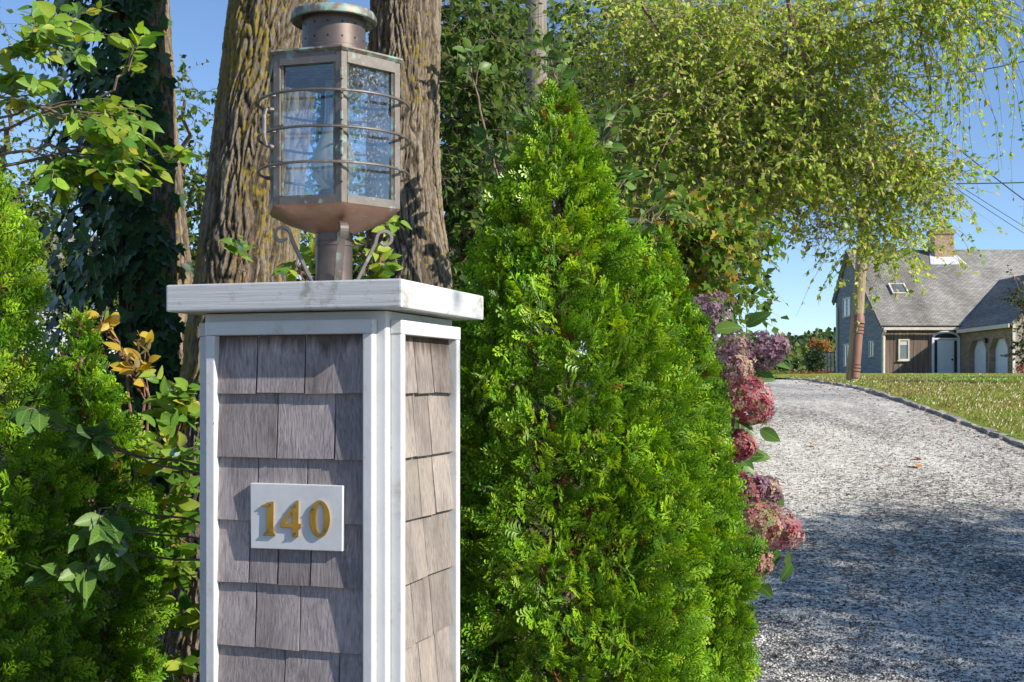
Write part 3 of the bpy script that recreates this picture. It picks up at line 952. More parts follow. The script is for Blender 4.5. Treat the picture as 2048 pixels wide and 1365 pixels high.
# handle on the left rear edge, hinge strip on the near corner
a = hexp(-1, 0.162, 0)
tg = hexp(-1, 1, 0).cross(Vector((0, 0, 1))).normalized()
mb = MB()
hp = [hexp(-1, 0.158, H(1.935)), hexp(-1, 0.176, H(1.932)), hexp(-1, 0.180, H(1.918)), hexp(-1, 0.180, H(1.872)), hexp(-1, 0.176, H(1.858)), hexp(-1, 0.158, H(1.855))]
mb.tube(hp, 0.005, 8).build('handle', M['copper'], lan, smooth=True)
mb = MB()
for z in (1.99, 1.95, 1.905, 1.86, 1.83, 1.775): mb.tube([hexp(0, RB + 0.0015, H(z)), hexp(0, RB + 0.0015, H(z + 0.022))], 0.0038, 8)
mb.build('hinge', M['verdigris'], lan, smooth=True)
# brackets with scroll ends
for k in range(4):
    a = PH + R(4) + k * PI / 2
    u = Vector((math.cos(a), math.sin(a), 0))
    pts = []
    for i in range(15):      # bottom curl, lying on the cap
        t = i / 14
        ang = -PI * 0.5 + (1 - t) * 1.5 * PI
        pts.append((0.064 - 0.011 * math.cos(ang) * (0.6 + 0.4 * t) - 0.01 , 0.0135 + 0.011 * math.sin(ang) * (0.6 + 0.4 * t)))
    pts = [(0.070, 0.012), (0.066, 0.006), (0.058, 0.0035), (0.050, 0.006), (0.047, 0.014)]
    for i in range(1, 8): pts.append((0.047 + i / 8 * 0.052, 0.014 + i / 8 * 0.108))
    cx, cz, r0 = 0.114, 0.119, 0.0185
    for i in range(17):
        t = i / 16
        ang = PI * 0.92 - t * 2.0 * PI * 0.86
        rr = r0 * (1 - 0.35 * t)
        pts.append((cx + rr * math.cos(ang), cz + rr * math.sin(ang)))
    w = 0.0085
    tv = Vector((-u.y, u.x, 0))
    mb = MB()
    vs, fs = [], []
    for i, (r_, z_) in enumerate(pts):
        q0 = pts[max(i - 1, 0)]; q1 = pts[min(i + 1, len(pts) - 1)]
        dv = Vector((q1[0] - q0[0], q1[1] - q0[1])).normalized()
        nv = Vector((-dv.y, dv.x)) * 0.0034
        for s1, s2 in ((-1, -1), (1, -1), (1, 1), (-1, 1)):
            vs.append(u * (r_ + nv.x * s2) + tv * (w * s1) + Vector((0, 0, z_ + nv.y * s2)))
    for i in range(len(pts) - 1):
        for j in range(4): fs.append((i * 4 + j, i * 4 + (j + 1) % 4, i * 4 + 4 + (j + 1) % 4, i * 4 + 4 + j))
    fs += [(0, 1, 2, 3), tuple(len(vs) - 4 + j for j in range(4))]
    mb.add(vs, fs).build('bracket', M['copper'], lan)
# lamp inside
MB().lathe([(0.034, zb + 0.0075), (0.034, H(1.775)), (0.030, H(1.780)), (0.0, H(1.781))], 28).build('burner', M['burner'], lan, smooth=True)
MB().lathe([(0.024, H(1.781)), (0.034, H(1.792)), (0.048, H(1.812)), (0.052, H(1.832)), (0.047, H(1.856)), (0.035, H(1.885)), (0.025, H(1.912)), (0.0205, H(1.94)), (0.0195, H(2.0)), (0.020, H(2.02))], 36).build('glass_chimney', M['chimney_glass'], lan, smooth=True)

# ------------------------------------------------------------------ house beyond the lawn
def slab(name, p, thick, mat, parent):
    """roof slab: p = eave left, eave right, ridge right, ridge left; UV in metres"""
    p = [Vector(q) for q in p]
    n = (p[1] - p[0]).cross(p[3] - p[0]).normalized()
    if n.z < 0: n = -n
    lo = [q - n * thick for q in p]
    mb = MB().hexa(lo + p)
    o = mb.build(name, mat, parent)
    me = o.data
    u = (p[1] - p[0]).normalized()
    v = n.cross(u).normalized()
    uv = me.uv_layers.new(name='UVMap')
    for l in me.loops:
        c = me.vertices[l.vertex_index].co - p[0]
        uv.data[l.index].uv = (c.dot(u), c.dot(v))
    return o


def mat_siding(name, c1, c2, pitch):
    m, nt, b = new_mat(name)
    n = node(nt, 'ShaderNodeTexNoise', {'Vector': mapped(nt, (1.2, 0.7, 9)), 'Scale': 1.0, 'Detail': 6.0, 'Roughness': 0.7})
    tc = node(nt, 'ShaderNodeTexCoord')
    sx = node(nt, 'ShaderNodeSeparateXYZ', {0: tc.outputs['Object']})
    fr = node(nt, 'ShaderNodeMath', {0: node(nt, 'ShaderNodeMath', {0: sx.outputs[2], 1: pitch}, operation='DIVIDE').outputs[0]}, operation='FRACT')
    c = ramp(nt, n.outputs[0], [(0.3, c1), (0.7, c2)])
    nt.links.new(c, b.inputs['Base Color'])
    b.inputs['Roughness'].default_value = 0.85
    h = node(nt, 'ShaderNodeMath', {0: fr.outputs[0], 1: -1.0}, operation='MULTIPLY')
    bump(nt, b, h.outputs[0], 1.0, 0.03)
    return m


M['clap'] = mat_siding('grey_clapboard', (0.13, 0.14, 0.145), (0.30, 0.31, 0.31), 0.11)
M['wall_shingle'] = mat_noise('wall_shingles', (0.16, 0.13, 0.10), (0.46, 0.40, 0.34), (5, 5, 7), 0.9, 5, 0.8, 0.03)
M['boards'] = mat_noise('weathered_boards', (0.10, 0.07, 0.055), (0.30, 0.21, 0.165), (9, 9, 0.6), 0.9, 5, 0.4, 0.01)
M['garage_wood'] = mat_noise('garage_boards', (0.22, 0.16, 0.11), (0.42, 0.32, 0.23), (3, 2, 8), 0.9, 5, 0.4, 0.01)
M['roof'] = mat_roof('grey_asphalt_roof', (0.175, 0.162, 0.145), (0.37, 0.355, 0.325))
M['trim'] = mat_noise('cream_trim', (0.56, 0.50, 0.42), (0.72, 0.67, 0.58), (3, 3, 3), 0.6, 3, 0)
M['door_paint'] = mat_noise('white_door_paint', (0.70, 0.72, 0.76), (0.80, 0.81, 0.83), (3, 3, 3), 0.5, 3, 0)
M['dark_glass'] = mat_noise('dark_window_glass', (0.02, 0.024, 0.03), (0.05, 0.055, 0.06), (2, 2, 2), 0.08, 2, 0, spec=0.8)
M['pane_sky'] = mat_noise('window_glass', (0.10, 0.12, 0.13), (0.16, 0.18, 0.19), (2, 2, 2), 0.05, 2, 0, spec=1.0)
M['brick'] = mat_noise('chimney_brick', (0.28, 0.17, 0.12), (0.50, 0.36, 0.27), (5, 5, 12), 0.9, 4, 0.6, 0.02)
M['lead'] = mat_noise('pale_flashing', (0.52, 0.52, 0.54), (0.72, 0.72, 0.74), (4, 4, 4), 0.5, 4, 0, metallic=0.2)

house = empty('shingled_house', (19.6, 65, 1.8))
tag(house, 'weathered grey house with long sloping roof, brick chimney and two garage doors', 'house')
hp = lambda x, y, z: (x - 19.6, y - 65, z - 1.8)


def hbox(x0, x1, y0, y1, z0, z1):
    a, b_ = hp(x0, y0, z0), hp(x1, y1, z1)
    return MB().box(a[0], b_[0], a[1], b_[1], a[2], b_[2])


X0, X1, Y0 = 19.6, 42.0, 65.0
mb = MB()
prof = [(65, 1.6), (74.3, 1.6), (74.3, 6.5), (71.5, 9.0), (65, 4.3)]
mb.add([hp(X0, y, z) for y, z in prof] + [hp(X1, y, z) for y, z in prof], [tuple(range(5)), tuple(range(9, 4, -1))] + [(i, (i + 1) % 5, (i + 1) % 5 + 5, i + 5) for i in range(5)])
mb.build('wall', M['clap'], house)
slab('roof', [hp(X0 - 0.18, 64.66, 4.47), hp(X1, 64.66, 4.47), hp(X1, 71.5, 9.22), hp(X0 - 0.18, 71.5, 9.22)], 0.14, M['roof'], house)
slab('rear_roof', [hp(X0 - 0.18, 74.65, 6.42), hp(X1, 74.65, 6.42), hp(X1, 71.504, 9.22), hp(X0 - 0.18, 71.504, 9.22)], 0.14, M['roof'], house)
# rake boards, eave fascia, gutter, downspouts
def beam(name, p, q, w, h, mat, parent=house):
    p, q = Vector(hp(*p)), Vector(hp(*q))
    mb = MB()
    t = (q - p).normalized()
    s = t.cross(Vector((0, 0, 1))).normalized()
    if s.length < 0.5: s = Vector((1, 0, 0))
    u = s.cross(t)
    mb.hexa([p - s * w - u * h, p + s * w - u * h, q + s * w - u * h, q - s * w - u * h, p - s * w + u * h, p + s * w + u * h, q + s * w + u * h, q - s * w + u * h])
    return mb.build(name, mat, parent)


beam('rake_board', (X0 - 0.08, 64.70, 4.28), (X0 - 0.08, 71.48, 8.99), 0.05, 0.09, M['clap'])
beam('rake_board', (X0 - 0.08, 74.6, 6.24), (X0 - 0.08, 71.52, 8.99), 0.05, 0.09, M['clap'])
beam('gutter', (X0 - 0.05, 64.60, 4.30), (23.5, 64.60, 4.30), 0.06, 0.07, M['trim'])
mb = MB().tube([hp(X0 + 0.02, 64.6, 4.22), hp(X0 + 0.02, 64.85, 3.95), hp(X0 + 0.02, 64.88, 1.7)], 0.09, 8)
mb.build('downspout', M['trim'], house)
mb = MB().tube([hp(X0 - 0.09, 73.7, 6.0), hp(X0 - 0.09, 73.7, 1.7)], 0.07, 8)
mb.build('downspout', M['trim'], house)
# vertical boards of the front wall
x = X0 + 0.18
while x < 23.6:
    w = random.uniform(0.17, 0.24)
    if x + w > 23.66: w = 23.66 - x
    hbox(x, x + w - 0.015, 64.955 - random.uniform(0, 0.012), 65.02, 1.65, 4.25).build('wall_board', M['boards'], house)
    x += w


def window(name, x0, x1, z0, z1, yf, glass, parent=house):
    w = empty(name, hp((x0 + x1) / 2, yf, z0), parent=parent)
    hw, h, t = (x1 - x0) / 2, z1 - z0, 0.07
    mb = MB()
    for a, b_, c, d_ in ((-hw, -hw + t, 0, h), (hw - t, hw, 0, h), (-hw + t, hw - t, 0, t), (-hw + t, hw - t, h - t, h)):
        mb.box(a, b_, -0.07, 0.03, c, d_)
    mb.build('frame', M['trim'], w)
    MB().box(-hw + t, hw - t, -0.02, 0.0, t, h * 0.72).build('glass', glass, w)
    MB().box(-hw + t, hw - t, -0.03, 0.0, h * 0.72 + 0.002, h - t).build('blind', M['trim'], w)
    MB().box(-hw - 0.05, hw + 0.05, -0.10, 0.03, -0.06, -0.002).build('sill', M['trim'], w)
    return w


window('window', 20.42, 21.0, 2.65, 3.76, 64.94, M['pane_sky'])


def side_window(y0, y1, z0, z1):
    w = empty('side_window', hp(X0, (y0 + y1) / 2, z0), parent=house)
    hw, h, t = (y1 - y0) / 2, z1 - z0, 0.09
    mb = MB()
    for a, b_, c, d_ in ((-hw, -hw + t, 0, h), (hw - t, hw, 0, h), (-hw + t, hw - t, 0, t), (-hw + t, hw - t, h - t, h), (-t / 2, t / 2, t, h - t)):
        mb.box(-0.06, 0.03, a, b_, c, d_)
    mb.build('frame', M['trim'], w)
    MB().box(-0.03, -0.01, -hw + t, -t / 2, t, h - t).build('pane', M['pane_sky'], w)
    MB().box(-0.03, -0.01, t / 2, hw - t, t, h - t).build('pane', M['pane_sky'], w)


side_window(71.0, 72.6, 5.3, 6.45)
side_window(68.0, 69.2, 5.3, 6.45)
side_window(66.4, 67.3, 2.85, 3.75)
side_window(71.2, 72.4, 2.4, 3.75)
# skylight
sy, sz = 67.7, 4.47 + (67.7 - 64.66) * (4.75 / 6.84)
tv = Vector((0, 6.84, 4.75)).normalized(); nv = Vector((0, -4.75, 6.84)).normalized()
sk = Vector(hp(21.3, sy, sz))
mb = MB()
def rbox(mb, c, u, a0, a1, b0, b1, n0, n1):
    mb.hexa([c + Vector((a, 0, 0)) + tv * b_ + nv * n_ for n_ in (n0, n1) for a, b_ in ((a0, b0), (a1, b0), (a1, b1), (a0, b1))])
for a0, a1, b0, b1 in ((-0.45, -0.37, -0.55, 0.55), (0.37, 0.45, -0.55, 0.55), (-0.37, 0.37, -0.55, -0.47), (-0.37, 0.37, 0.47, 0.55)):
    rbox(mb, sk, None, a0, a1, b0, b1, 0.0, 0.12)
sko = mb.build('skylight', M['trim'], house)
mb = MB(); rbox(mb, sk, None, -0.368, 0.368, -0.468, 0.468, 0.03, 0.07); mb.build('pane', M['pane_sky'], sko)
# chimney
ch = hbox(24.35, 25.45, 70.7, 71.9, 8.3, 10.05).build('chimney', M['brick'], house)
hbox(24.27, 25.53, 70.62, 71.98, 10.05, 10.25).build('chimney_cap', M['brick'], ch)
hbox(24.6, 25.2, 70.95, 71.65, 10.25, 10.4).build('flue', M['brick'], ch)
fl = Vector(hp(24.9, 70.45, 4.47 + (70.45 - 64.66) * (4.75 / 6.84)))
mb = MB()
c = fl
mb.hexa([c + Vector((a, 0, 0)) + tv * b_ + nv * n_ for n_ in (0.004, 0.04) for a, b_ in ((-1.05, -0.55), (1.05, -0.55), (0.75, 0.75), (-0.75, 0.75))])
mb.build('flashing', M['lead'], house)
for k in range(3):
    for j in range(4): pass
# entrance: arched surround, door, sidelights, fanlight
en = empty('entrance', hp(22.93, 64.94, 1.7), parent=house)
hw, zs, zt_ = 0.74, 2.08, 2.50
outer = [(-hw, 0), (-hw, zs)] + [(-hw * math.cos(PI * i / 16), zs + (zt_ - zs) * math.sin(PI * i / 16)) for i in range(1, 16)] + [(hw, zs), (hw, 0)]
hi = hw - 0.11
hole = [(-hi, 0.02), (-hi, zs - 0.04)] + [(hi, zs - 0.04), (hi, 0.02)]
hole2 = [(-hi * math.cos(PI * i / 12), zs + 0.04 + (zt_ - zs - 0.16) * math.sin(PI * i / 12)) for i in range(13)]
MB().prism(outer, [hole, hole2], lambda a, b_: (a, 0.05, b_), lambda a, b_: (a, -0.10, b_)).build('surround', M['door_paint'], en)
MB().prism(hole2, [], lambda a, b_: (a, 0.04, b_), lambda a, b_: (a, 0.0, b_)).build('fanlight', M['dark_glass'], en)
dr = MB().box(-0.40, 0.40, -0.03, 0.02, 0.03, zs - 0.06).build('door', M['door_paint'], en)
for i in range(5):
    MB().box(-0.39 + i * 0.157, -0.39 + i * 0.157 + 0.145, -0.042, -0.031, 0.06, zs - 0.09).build('door_plank', M['door_paint'], en)
MB().tube([(0.33, -0.045, 0.98), (0.33, -0.10, 0.98)], 0.05, 8).build('door_knob', M['black'], en)
for s in (-1, 1):
    MB().box(min(s * 0.45, s * 0.60), max(s * 0.45, s * 0.60), -0.02, 0.0, 0.30, zs - 0.10).build('sidelight', M['dark_glass'], en)
    MB().box(min(s * 0.405, s * 0.625), max(s * 0.405, s * 0.625), -0.005, 0.02, 0.03, zs - 0.06).build('side_panel', M['door_paint'], en)
# garage wing
GX0, GX1, GY0, GY1, GR = 23.7, 30.7, 58.0, 66.0, 7.2
wall = [(GY0, 1.6), (GY1, 1.6), (GY1, 4.33), (GY0, 4.33)]
def ghole(y0, y1):
    return [(y0, 1.62), (y0, 3.12), (y0 + 0.42, 3.62), (y1 - 0.42, 3.62), (y1, 3.12), (y1, 1.62)]
doors = [(58.65, 60.85), (61.35, 63.6)]
MB().prism(wall, [ghole(*d_) for d_ in doors], lambda a, b_: hp(GX0 + 0.25, a, b_), lambda a, b_: hp(GX0, a, b_)).build('garage_wall', M['garage_wood'], house)
for y0, y1 in doors:
    g = MB().prism([(y0 - 0.1, 1.6), (y0 - 0.1, 3.7), (y1 + 0.1, 3.7), (y1 + 0.1, 1.6)], [], lambda a, b_: hp(GX0 + 0.32, a, b_), lambda a, b_: hp(GX0 + 0.255, a, b_)).build('garage_door', M['door_paint'], house)
    fr = ghole(y0, y1); fo = ghole(y0 - 0.13, y1 + 0.13); fo = [(a, b_ + (0.12 if b_ > 2 else 0)) for a, b_ in fo]
    for i in range(5):
        MB().hexa([hp(GX0 - 0.035, *fr[i]), hp(GX0 - 0.035, *fr[i + 1]), hp(GX0 - 0.035, *fo[i + 1]), hp(GX0 - 0.035, *fo[i]), hp(GX0 - 0.003, *fr[i]), hp(GX0 - 0.003, *fr[i + 1]), hp(GX0 - 0.003, *fo[i + 1]), hp(GX0 - 0.003, *fo[i])]).build('door_trim', M['garage_wood'], g)
mb = MB()
gp = [(GX0, 1.6), (GX1, 1.6), (GX1, 4.35), ((GX0 + GX1) / 2, 7.05), (GX0, 4.35)]
mb.add([hp(x_, GY0 - 0.004, z_) for x_, z_ in gp] + [hp(x_, GY0 + 0.3, z_) for x_, z_ in gp], [tuple(range(5)), tuple(range(9, 4, -1))] + [(i, (i + 1) % 5, (i + 1) % 5 + 5, i + 5) for i in range(5)])
mb.build('garage_gable', M['wall_shingle'], house)
slab('garage_roof', [hp(GX0 - 0.3, GY0 - 0.25, 4.22), hp(GX0 - 0.3, 69.5, 4.22), hp(27.2, 69.5, GR), hp(27.2, GY0 - 0.25, GR)], 0.14, M['roof'], house)
slab('garage_roof', [hp(GX1 + 0.3, GY0 - 0.25, 4.22), hp(GX1 + 0.3, 69.5, 4.22), hp(27.203, 69.5, GR), hp(27.203, GY0 - 0.25, GR)], 0.14, M['roof'], house)
beam('fascia', (GX0 - 0.33, GY0 - 0.25, 4.14), (GX0 - 0.33, 64.5, 4.14), 0.03, 0.09, M['trim'])
beam('corner_board', (GX0 - 0.02, GY0 - 0.03, 1.6), (GX0 - 0.02, GY0 - 0.03, 4.2), 0.06, 0.06, M['trim'])
ln = MB().box(*[v for p in zip(hp(GX0 - 0.16, 61.05, 3.42), hp(GX0 - 0.06, 61.15, 3.68)) for v in p]).build('wall_lamp', M['black'], house)

# dark screen beside the house
scr = empty('garden_screen', at(1658, 750, 66))
tag(scr, 'dark framed garden screen standing left of the house gable', 'screen')
for i in range(4):
    MB().box(-0.30 + i * 0.19, -0.26 + i * 0.19, -0.03, 0.03, -0.2, 1.22).build('post', M['black'], scr)
for z in (0.1, 1.18): MB().box(-0.34, 0.36, 0.034, 0.07, z, z + 0.06).build('rail', M['black'], scr)
for i in range(3):
    MB().box(-0.255 + i * 0.19, -0.115 + i * 0.19, -0.01, 0.01, 0.17, 1.17).build('mesh_panel', M['dark_glass'], scr)

# white garden post with pyramid cap and low white box
wp = empty('white_garden_post', at(1511, 772, 24))
tag(wp, 'small white post with pointed cap and a low box beside drive crest', 'post')
MB().box(-0.055, 0.055, -0.055, 0.055, -0.1, 0.16).build('post', M['door_paint'], wp)
MB().lathe([(0.10, 0.162), (0.10, 0.18), (0.004, 0.25)], 4, cap_bottom=True, cap_top=True, phase=PI / 4).build('post_cap', M['door_paint'], wp)
MB().box(0.066, 0.18, -0.05, 0.05, -0.1, 0.13).build('low_box', M['trim'], wp)

# white house glimpsed at far left
cot = empty('white_cottage', at(80, 800, 24))
tag(cot, 'white clapboard cottage half hidden behind the evergreens at far left', 'house')
o0 = cot.location
MB().box(-4.5, 1.15, 0, 6, -1.5, 2.3).build('wall', M['door_paint'], cot)
slab('roof', [(-4.7, -0.3, 2.15), (1.4, -0.3, 2.15), (1.4, 3.0, 3.6), (-4.7, 3.0, 3.6)], 0.12, M['roof'], cot)
slab('roof', [(-4.7, 6.3, 2.15), (1.4, 6.3, 2.15), (1.4, 3.003, 3.6), (-4.7, 3.003, 3.6)], 0.12, M['roof'], cot)
for x in (-3.4, -1.2):
    w = MB().box(x, x + 0.8, -0.05, -0.004, 0.6, 1.7).build('window', M['trim'], cot)
    MB().box(x + 0.07, x + 0.73, -0.07, -0.052, 0.67, 1.63).build('pane', M['pane_sky'], w)

# ------------------------------------------------------------------ poles and wires
pb = at(1704, 767, 26)
pole = empty('utility_pole', pb)
tag(pole, 'leaning wooden utility pole with brown cable guard on the lawn edge', 'utility pole')
lean = Vector((0.083, 0.02, 1)).normalized()
pts = [Vector((0, 0, -0.3))] + [lean * h for h in (0.0, 1.5, 3.0, 5.0, 7.0, 9.5)]
MB().tube(pts, [0.14, 0.135, 0.125, 0.118, 0.11, 0.10, 0.09], 16).build('shaft', M['pole_wood_tan'], pole, smooth=True)
ax = lean
e1 = Vector((0.42, -0.90, 0)); e1 = (e1 - ax * e1.dot(ax)).normalized()
e2 = ax.cross(e1)
def guard(h0, h1, r, off=0.055, half=1.75):
    mb = MB()
    vs, fs, n = [], [], 12
    for h in (h0, h1):
        for rr in (r, r - 0.012):
            for i in range(n + 1):
                a = -half + 2 * half * i / n
                vs.append(lean * h + e1 * (off + rr * math.cos(a)) + e2 * (rr * math.sin(a)))
    k = n + 1
    for i in range(n):
        fs += [(i, i + 1, 2 * k + i + 1, 2 * k + i), (k + i, 3 * k + i, 3 * k + i + 1, k + i + 1), (i, k + i, k + i + 1, i + 1), (2 * k + i, 2 * k + i + 1, 3 * k + i + 1, 3 * k + i)]
    return mb.add(vs, fs).build('cable_guard', M['guard'], pole, smooth=True)
guard(0.12, 0.24, 0.108); guard(0.26, 0.31, 0.118); guard(0.33, 0.38, 0.118); guard(0.40, 1.04, 0.110); guard(1.06, 1.11, 0.120); guard(1.13, 1.18, 0.120); guard(1.20, 1.25, 0.120)
mb = MB().tube([lean * 1.27 + e1 * 0.06, lean * 1.42 + e1 * 0.05, lean * 1.46 + e1 * 0.04], [0.128, 0.118, 0.10], 14)
mb.build('guard_collar', M['guard'], pole, smooth=True)

p2 = empty('utility_pole', (0.225, 12.0, float(gz(12.0)) - 0.1))
tag(p2, 'grey weathered utility pole rising behind the tall central arborvitae', 'utility pole')
MB().tube([(0, 0, -0.2), (0, 0, 2), (0.01, 0, 4), (0.0, 0, 7)], [0.13, 0.12, 0.108, 0.095], 18).build('shaft', M['pole_wood'], p2, smooth=True)
MB().box(-0.9, 0.9, -0.10, -0.2, 5.9, 6.05).build('crossarm', M['pole_wood'], p2)


def wire(label, pts, r):
    mb = MB().tube(pts, r, 5)
    base = Vector(pts[0])
    mb.v = [(v[0] - base.x, v[1] - base.y, v[2] - base.z) for v in mb.v]
    o = mb.build('overhead_wire', M['wire'])
    o.location = base
    tag(o, label, 'wire', 'overhead wires across the sky')


def sag(p, q, s, n=14):
    p, q = Vector(p), Vector(q)
    return [p.lerp(q, i / n) - Vector((0, 0, s * 4 * (i / n) * (1 - i / n))) for i in range(n + 1)]


top = pb + lean * 8.2
wire('uppermost black wire crossing the hanging branches at upper right', sag(at(1760, 158, 26), at(2150, 95, 26), 0.16), 0.012)
wire('nearly level black wire leaving the right edge above the roof', sag(at(1752, 365, 26), at(2200, 358, 27), 0.06), 0.013)
wire('thick black wire slanting down to the right edge', sag(at(1758, 168, 26), at(2230, 530, 33), 0.12), 0.014)
wire('upper of the two thin wires running down towards the roof', sag(at(1755, 265, 26), at(2230, 560, 55), 0.10), 0.009)
wire('lower of the two thin wires running down towards the roof', sag(at(1755, 270, 26), at(2230, 575, 56), 0.14), 0.009)

# ------------------------------------------------------------------ furrowed trunks
def trunk_mesh(name, ctrl, top_z, ground_z, nc, dz, seed, mat, parent, lichen=0.0, lichen_dir=PI, depth=0.03, cells=36):
    """ctrl: (px, py, d, width px) from the ground up"""
    pts = [(at(px, py, d), w * d / F_PX / 2) for px, py, d, w in ctrl]
    zc = np.array([p.z for p, r in pts]); xc = np.array([p.x for p, r in pts]); yc = np.array([p.y for p, r in pts]); rc = np.array([r for p, r in pts])
    o = np.argsort(zc)
    zc, xc, yc, rc = zc[o], xc[o], yc[o], rc[o]
    z = np.arange(ground_z - 0.1, top_z, dz)
    def sm(a):
        v = np.interp(z, zc, a)
        k = max(3, int(0.35 / dz) | 1)
        return np.convolve(np.pad(v, k // 2, mode='edge'), np.ones(k) / k, mode='valid')
    cx, cy, rr = sm(xc), sm(yc), sm(rc)
    rr = rr + 0.10 * np.exp(-np.maximum(z - ground_z, 0) / 0.22)
    th = np.arange(nc) / nc * 2 * PI
    Tn, Z = np.meshgrid(th, z)
    S = Tn / (2 * PI)
    wob = (vnoise(S * 8, Z * 2.6, seed, 8) - 0.5) * 2.6
    a = vnoise(S * cells + wob, Z * 6.0, seed + 1, cells)
    b = vnoise(S * cells * 2 + wob * 2, Z * 13, seed + 2, cells * 2)
    c = vnoise(S * cells * 4, Z * 70, seed + 3, cells * 4)
    crk = vnoise(S * cells * 2, Z * 30 + a * 3, seed + 4, cells * 2)
    wob2 = (vnoise(S * 24, Z * 9, seed + 9, 24) - 0.5) * 1.6
    f1, cid = cells_noise(S * cells + wob * 1.2 + wob2, Z * 5.0 + a * 2.2, seed + 7, cells)
    f2, _ = cells_noise(S * cells * 3 + wob, Z * 26 + b * 2, seed + 8, cells * 3)
    pl = np.clip(f1 / 0.30, 0, 1) ** 0.7 * (0.62 + 0.38 * cid)
    pl = pl * (0.72 + 0.28 * np.clip(f2 / 0.3, 0, 1)) + (c - 0.5) * 0.26 + (crk - 0.5) * 0.18
    pl = np.clip(pl, 0, 1.15)
    big = (vnoise(S * 4, Z * 1.2, seed + 5, 4) - 0.5) * 0.10
    rad = rr[:, None] * (1 + big) + (pl - 0.7) * depth
    V = np.stack([cx[:, None] + rad * np.cos(Tn), cy[:, None] + rad * np.sin(Tn), Z], -1).reshape(-1, 3)
    i = np.arange(len(z) - 1)[:, None] * nc
    j = np.arange(nc)[None, :]
    F = np.stack([i + j, i + (j + 1) % nc, i + nc + (j + 1) % nc, i + nc + j], -1).reshape(-1, 4)
    li = lichen * (0.5 + 0.5 * np.cos(Tn - lichen_dir))
    C = np.stack([pl / 1.15, li + 0 * Z, 0 * Z], -1).reshape(-1, 3)
    base = Vector((cx[0], cy[0], ground_z))
    parent.location = base
    V = V - np.array(base)
    np_mesh(name, V, F, mat, parent, cols=C, smooth=False)
    return (lambda zz: (np.interp(zz, z, cx), np.interp(zz, z, cy), np.interp(zz, z, rr)))


def tubes_np(paths, r0, r1, sides=3):
    """paths (m,k,3) -> thin tapering tubes, all in one vertex/face array"""
    m, k, _ = paths.shape
    t = norm(np.gradient(paths, axis=1))
    h = np.where(np.abs(t[..., 2:3]) < 0.9, np.array([0, 0, 1.0]), np.array([1.0, 0, 0]))
    x = norm(np.cross(t, h)); y = np.cross(t, x)
    rad = (np.asarray(r0).reshape(-1, 1) + (np.asarray(r1).reshape(-1, 1) - np.asarray(r0).reshape(-1, 1)) * np.linspace(0, 1, k)[None, :])[..., None]
    rings = [paths + (x * math.cos(2 * PI * s / sides) + y * math.sin(2 * PI * s / sides)) * rad for s in range(sides)]
    V = np.stack(rings, 2).reshape(-1, 3)
    base = (np.arange(m)[:, None, None] * k + np.arange(k - 1)[None, :, None]) * sides
    s = np.arange(sides)[None, None, :]
    F = np.stack([base + s, base + (s + 1) % sides, base + sides + (s + 1) % sides, base + sides + s], -1).reshape(-1, 4)
    return V, F


def pal(colors, n, weights=None, jit=0.25):
    c = np.array(colors, float)
    idx = rng.choice(len(c), n, p=None if weights is None else np.array(weights) / np.sum(weights))
    return c[idx] * rng.uniform(1 - jit, 1 + jit, (n, 1)) * rng.uniform(0.92, 1.08, (n, 3))


def in_clump(n, px, py, rx, ry, d, dd, hollow=0.0):
    u = sphere_dirs(n) * (hollow + (1 - hollow) * rng.random((n, 1)) ** 0.45)
    D = d + u[:, 1] * dd
    return np.stack([((px + u[:, 0] * rx) - 1024) / F_PX * D, D, EYE + (HZ - (py + u[:, 2] * ry)) / F_PX * D], 1)


def canopy(tree, clumps, colors, weights, leaf, twigmat, leafmat, k=7, droop=0.10, length=0.55, leaves=14, twig_r=0.0028, tmpl=LEAF4, name='crown', spread=1.0, lw=1.0, upbias=0.15):
    """leafy hanging strands: twigs as one mesh, leaves as one mesh, both parts of tree"""
    TV_, TF_, LV, LF, LC = [], [], [], [], []
    to = lo = 0
    base = np.array(tree.location)
    for c in clumps:
        n = c[6]
        dr = c[7] if len(c) > 7 else droop
        lg = c[8] if len(c) > 8 else length
        st = in_clump(n, *c[:6])
        d = sphere_dirs(n) * np.array([1, 1, 0.5]) * spread + np.array([0.25, -0.1, upbias])
        d = norm(d)
        L = lg * rng.uniform(0.5, 1.3, n)
        P = np.zeros((n, k, 3)); P[:, 0] = st
        for i in range(1, k):
            d = norm(d + np.array([0, 0, -dr]) + rng.normal(0, 0.13, (n, 3)))
            P[:, i] = P[:, i - 1] + d * (L / (k - 1))[:, None]
        V, Fq = tubes_np(P[:, ::2] if k > 6 else P, twig_r * rng.uniform(0.7, 1.5, n), twig_r * 0.35 * np.ones(n))
        TV_.append(V - base); TF_.append(Fq + to); to += len(V)
        m = n * leaves
        si = np.repeat(np.arange(n), leaves)
        tt = rng.random(m) * (k - 1.001)
        ii = tt.astype(int); f = (tt - ii)[:, None]
        pos = P[si, ii] * (1 - f) + P[si, ii + 1] * f
        sd = norm(P[si, ii + 1] - P[si, ii])
        dd_ = norm(sd * 0.5 + sphere_dirs(m) * 0.8 + np.array([0, 0, -0.3]))
        nr = norm(sphere_dirs(m) * 0.75 + np.array([0.6, -0.42, 0.5]))
        V, Ft = scatter(*tmpl, pos, dd_, nr, leaf * rng.uniform(0.6, 1.25, m), width=lw)
        LV.append(V - base); LF.append(Ft + lo); lo += len(V)
        LC.append(rep(pal(colors, m, weights), len(tmpl[0])))
    np_mesh('twigs', np.concatenate(TV_), np.concatenate(TF_), twigmat, tree)['kind'] = 'stuff'
    np_mesh(name, np.concatenate(LV), np.concatenate(LF), leafmat, tree, cols=np.concatenate(LC))


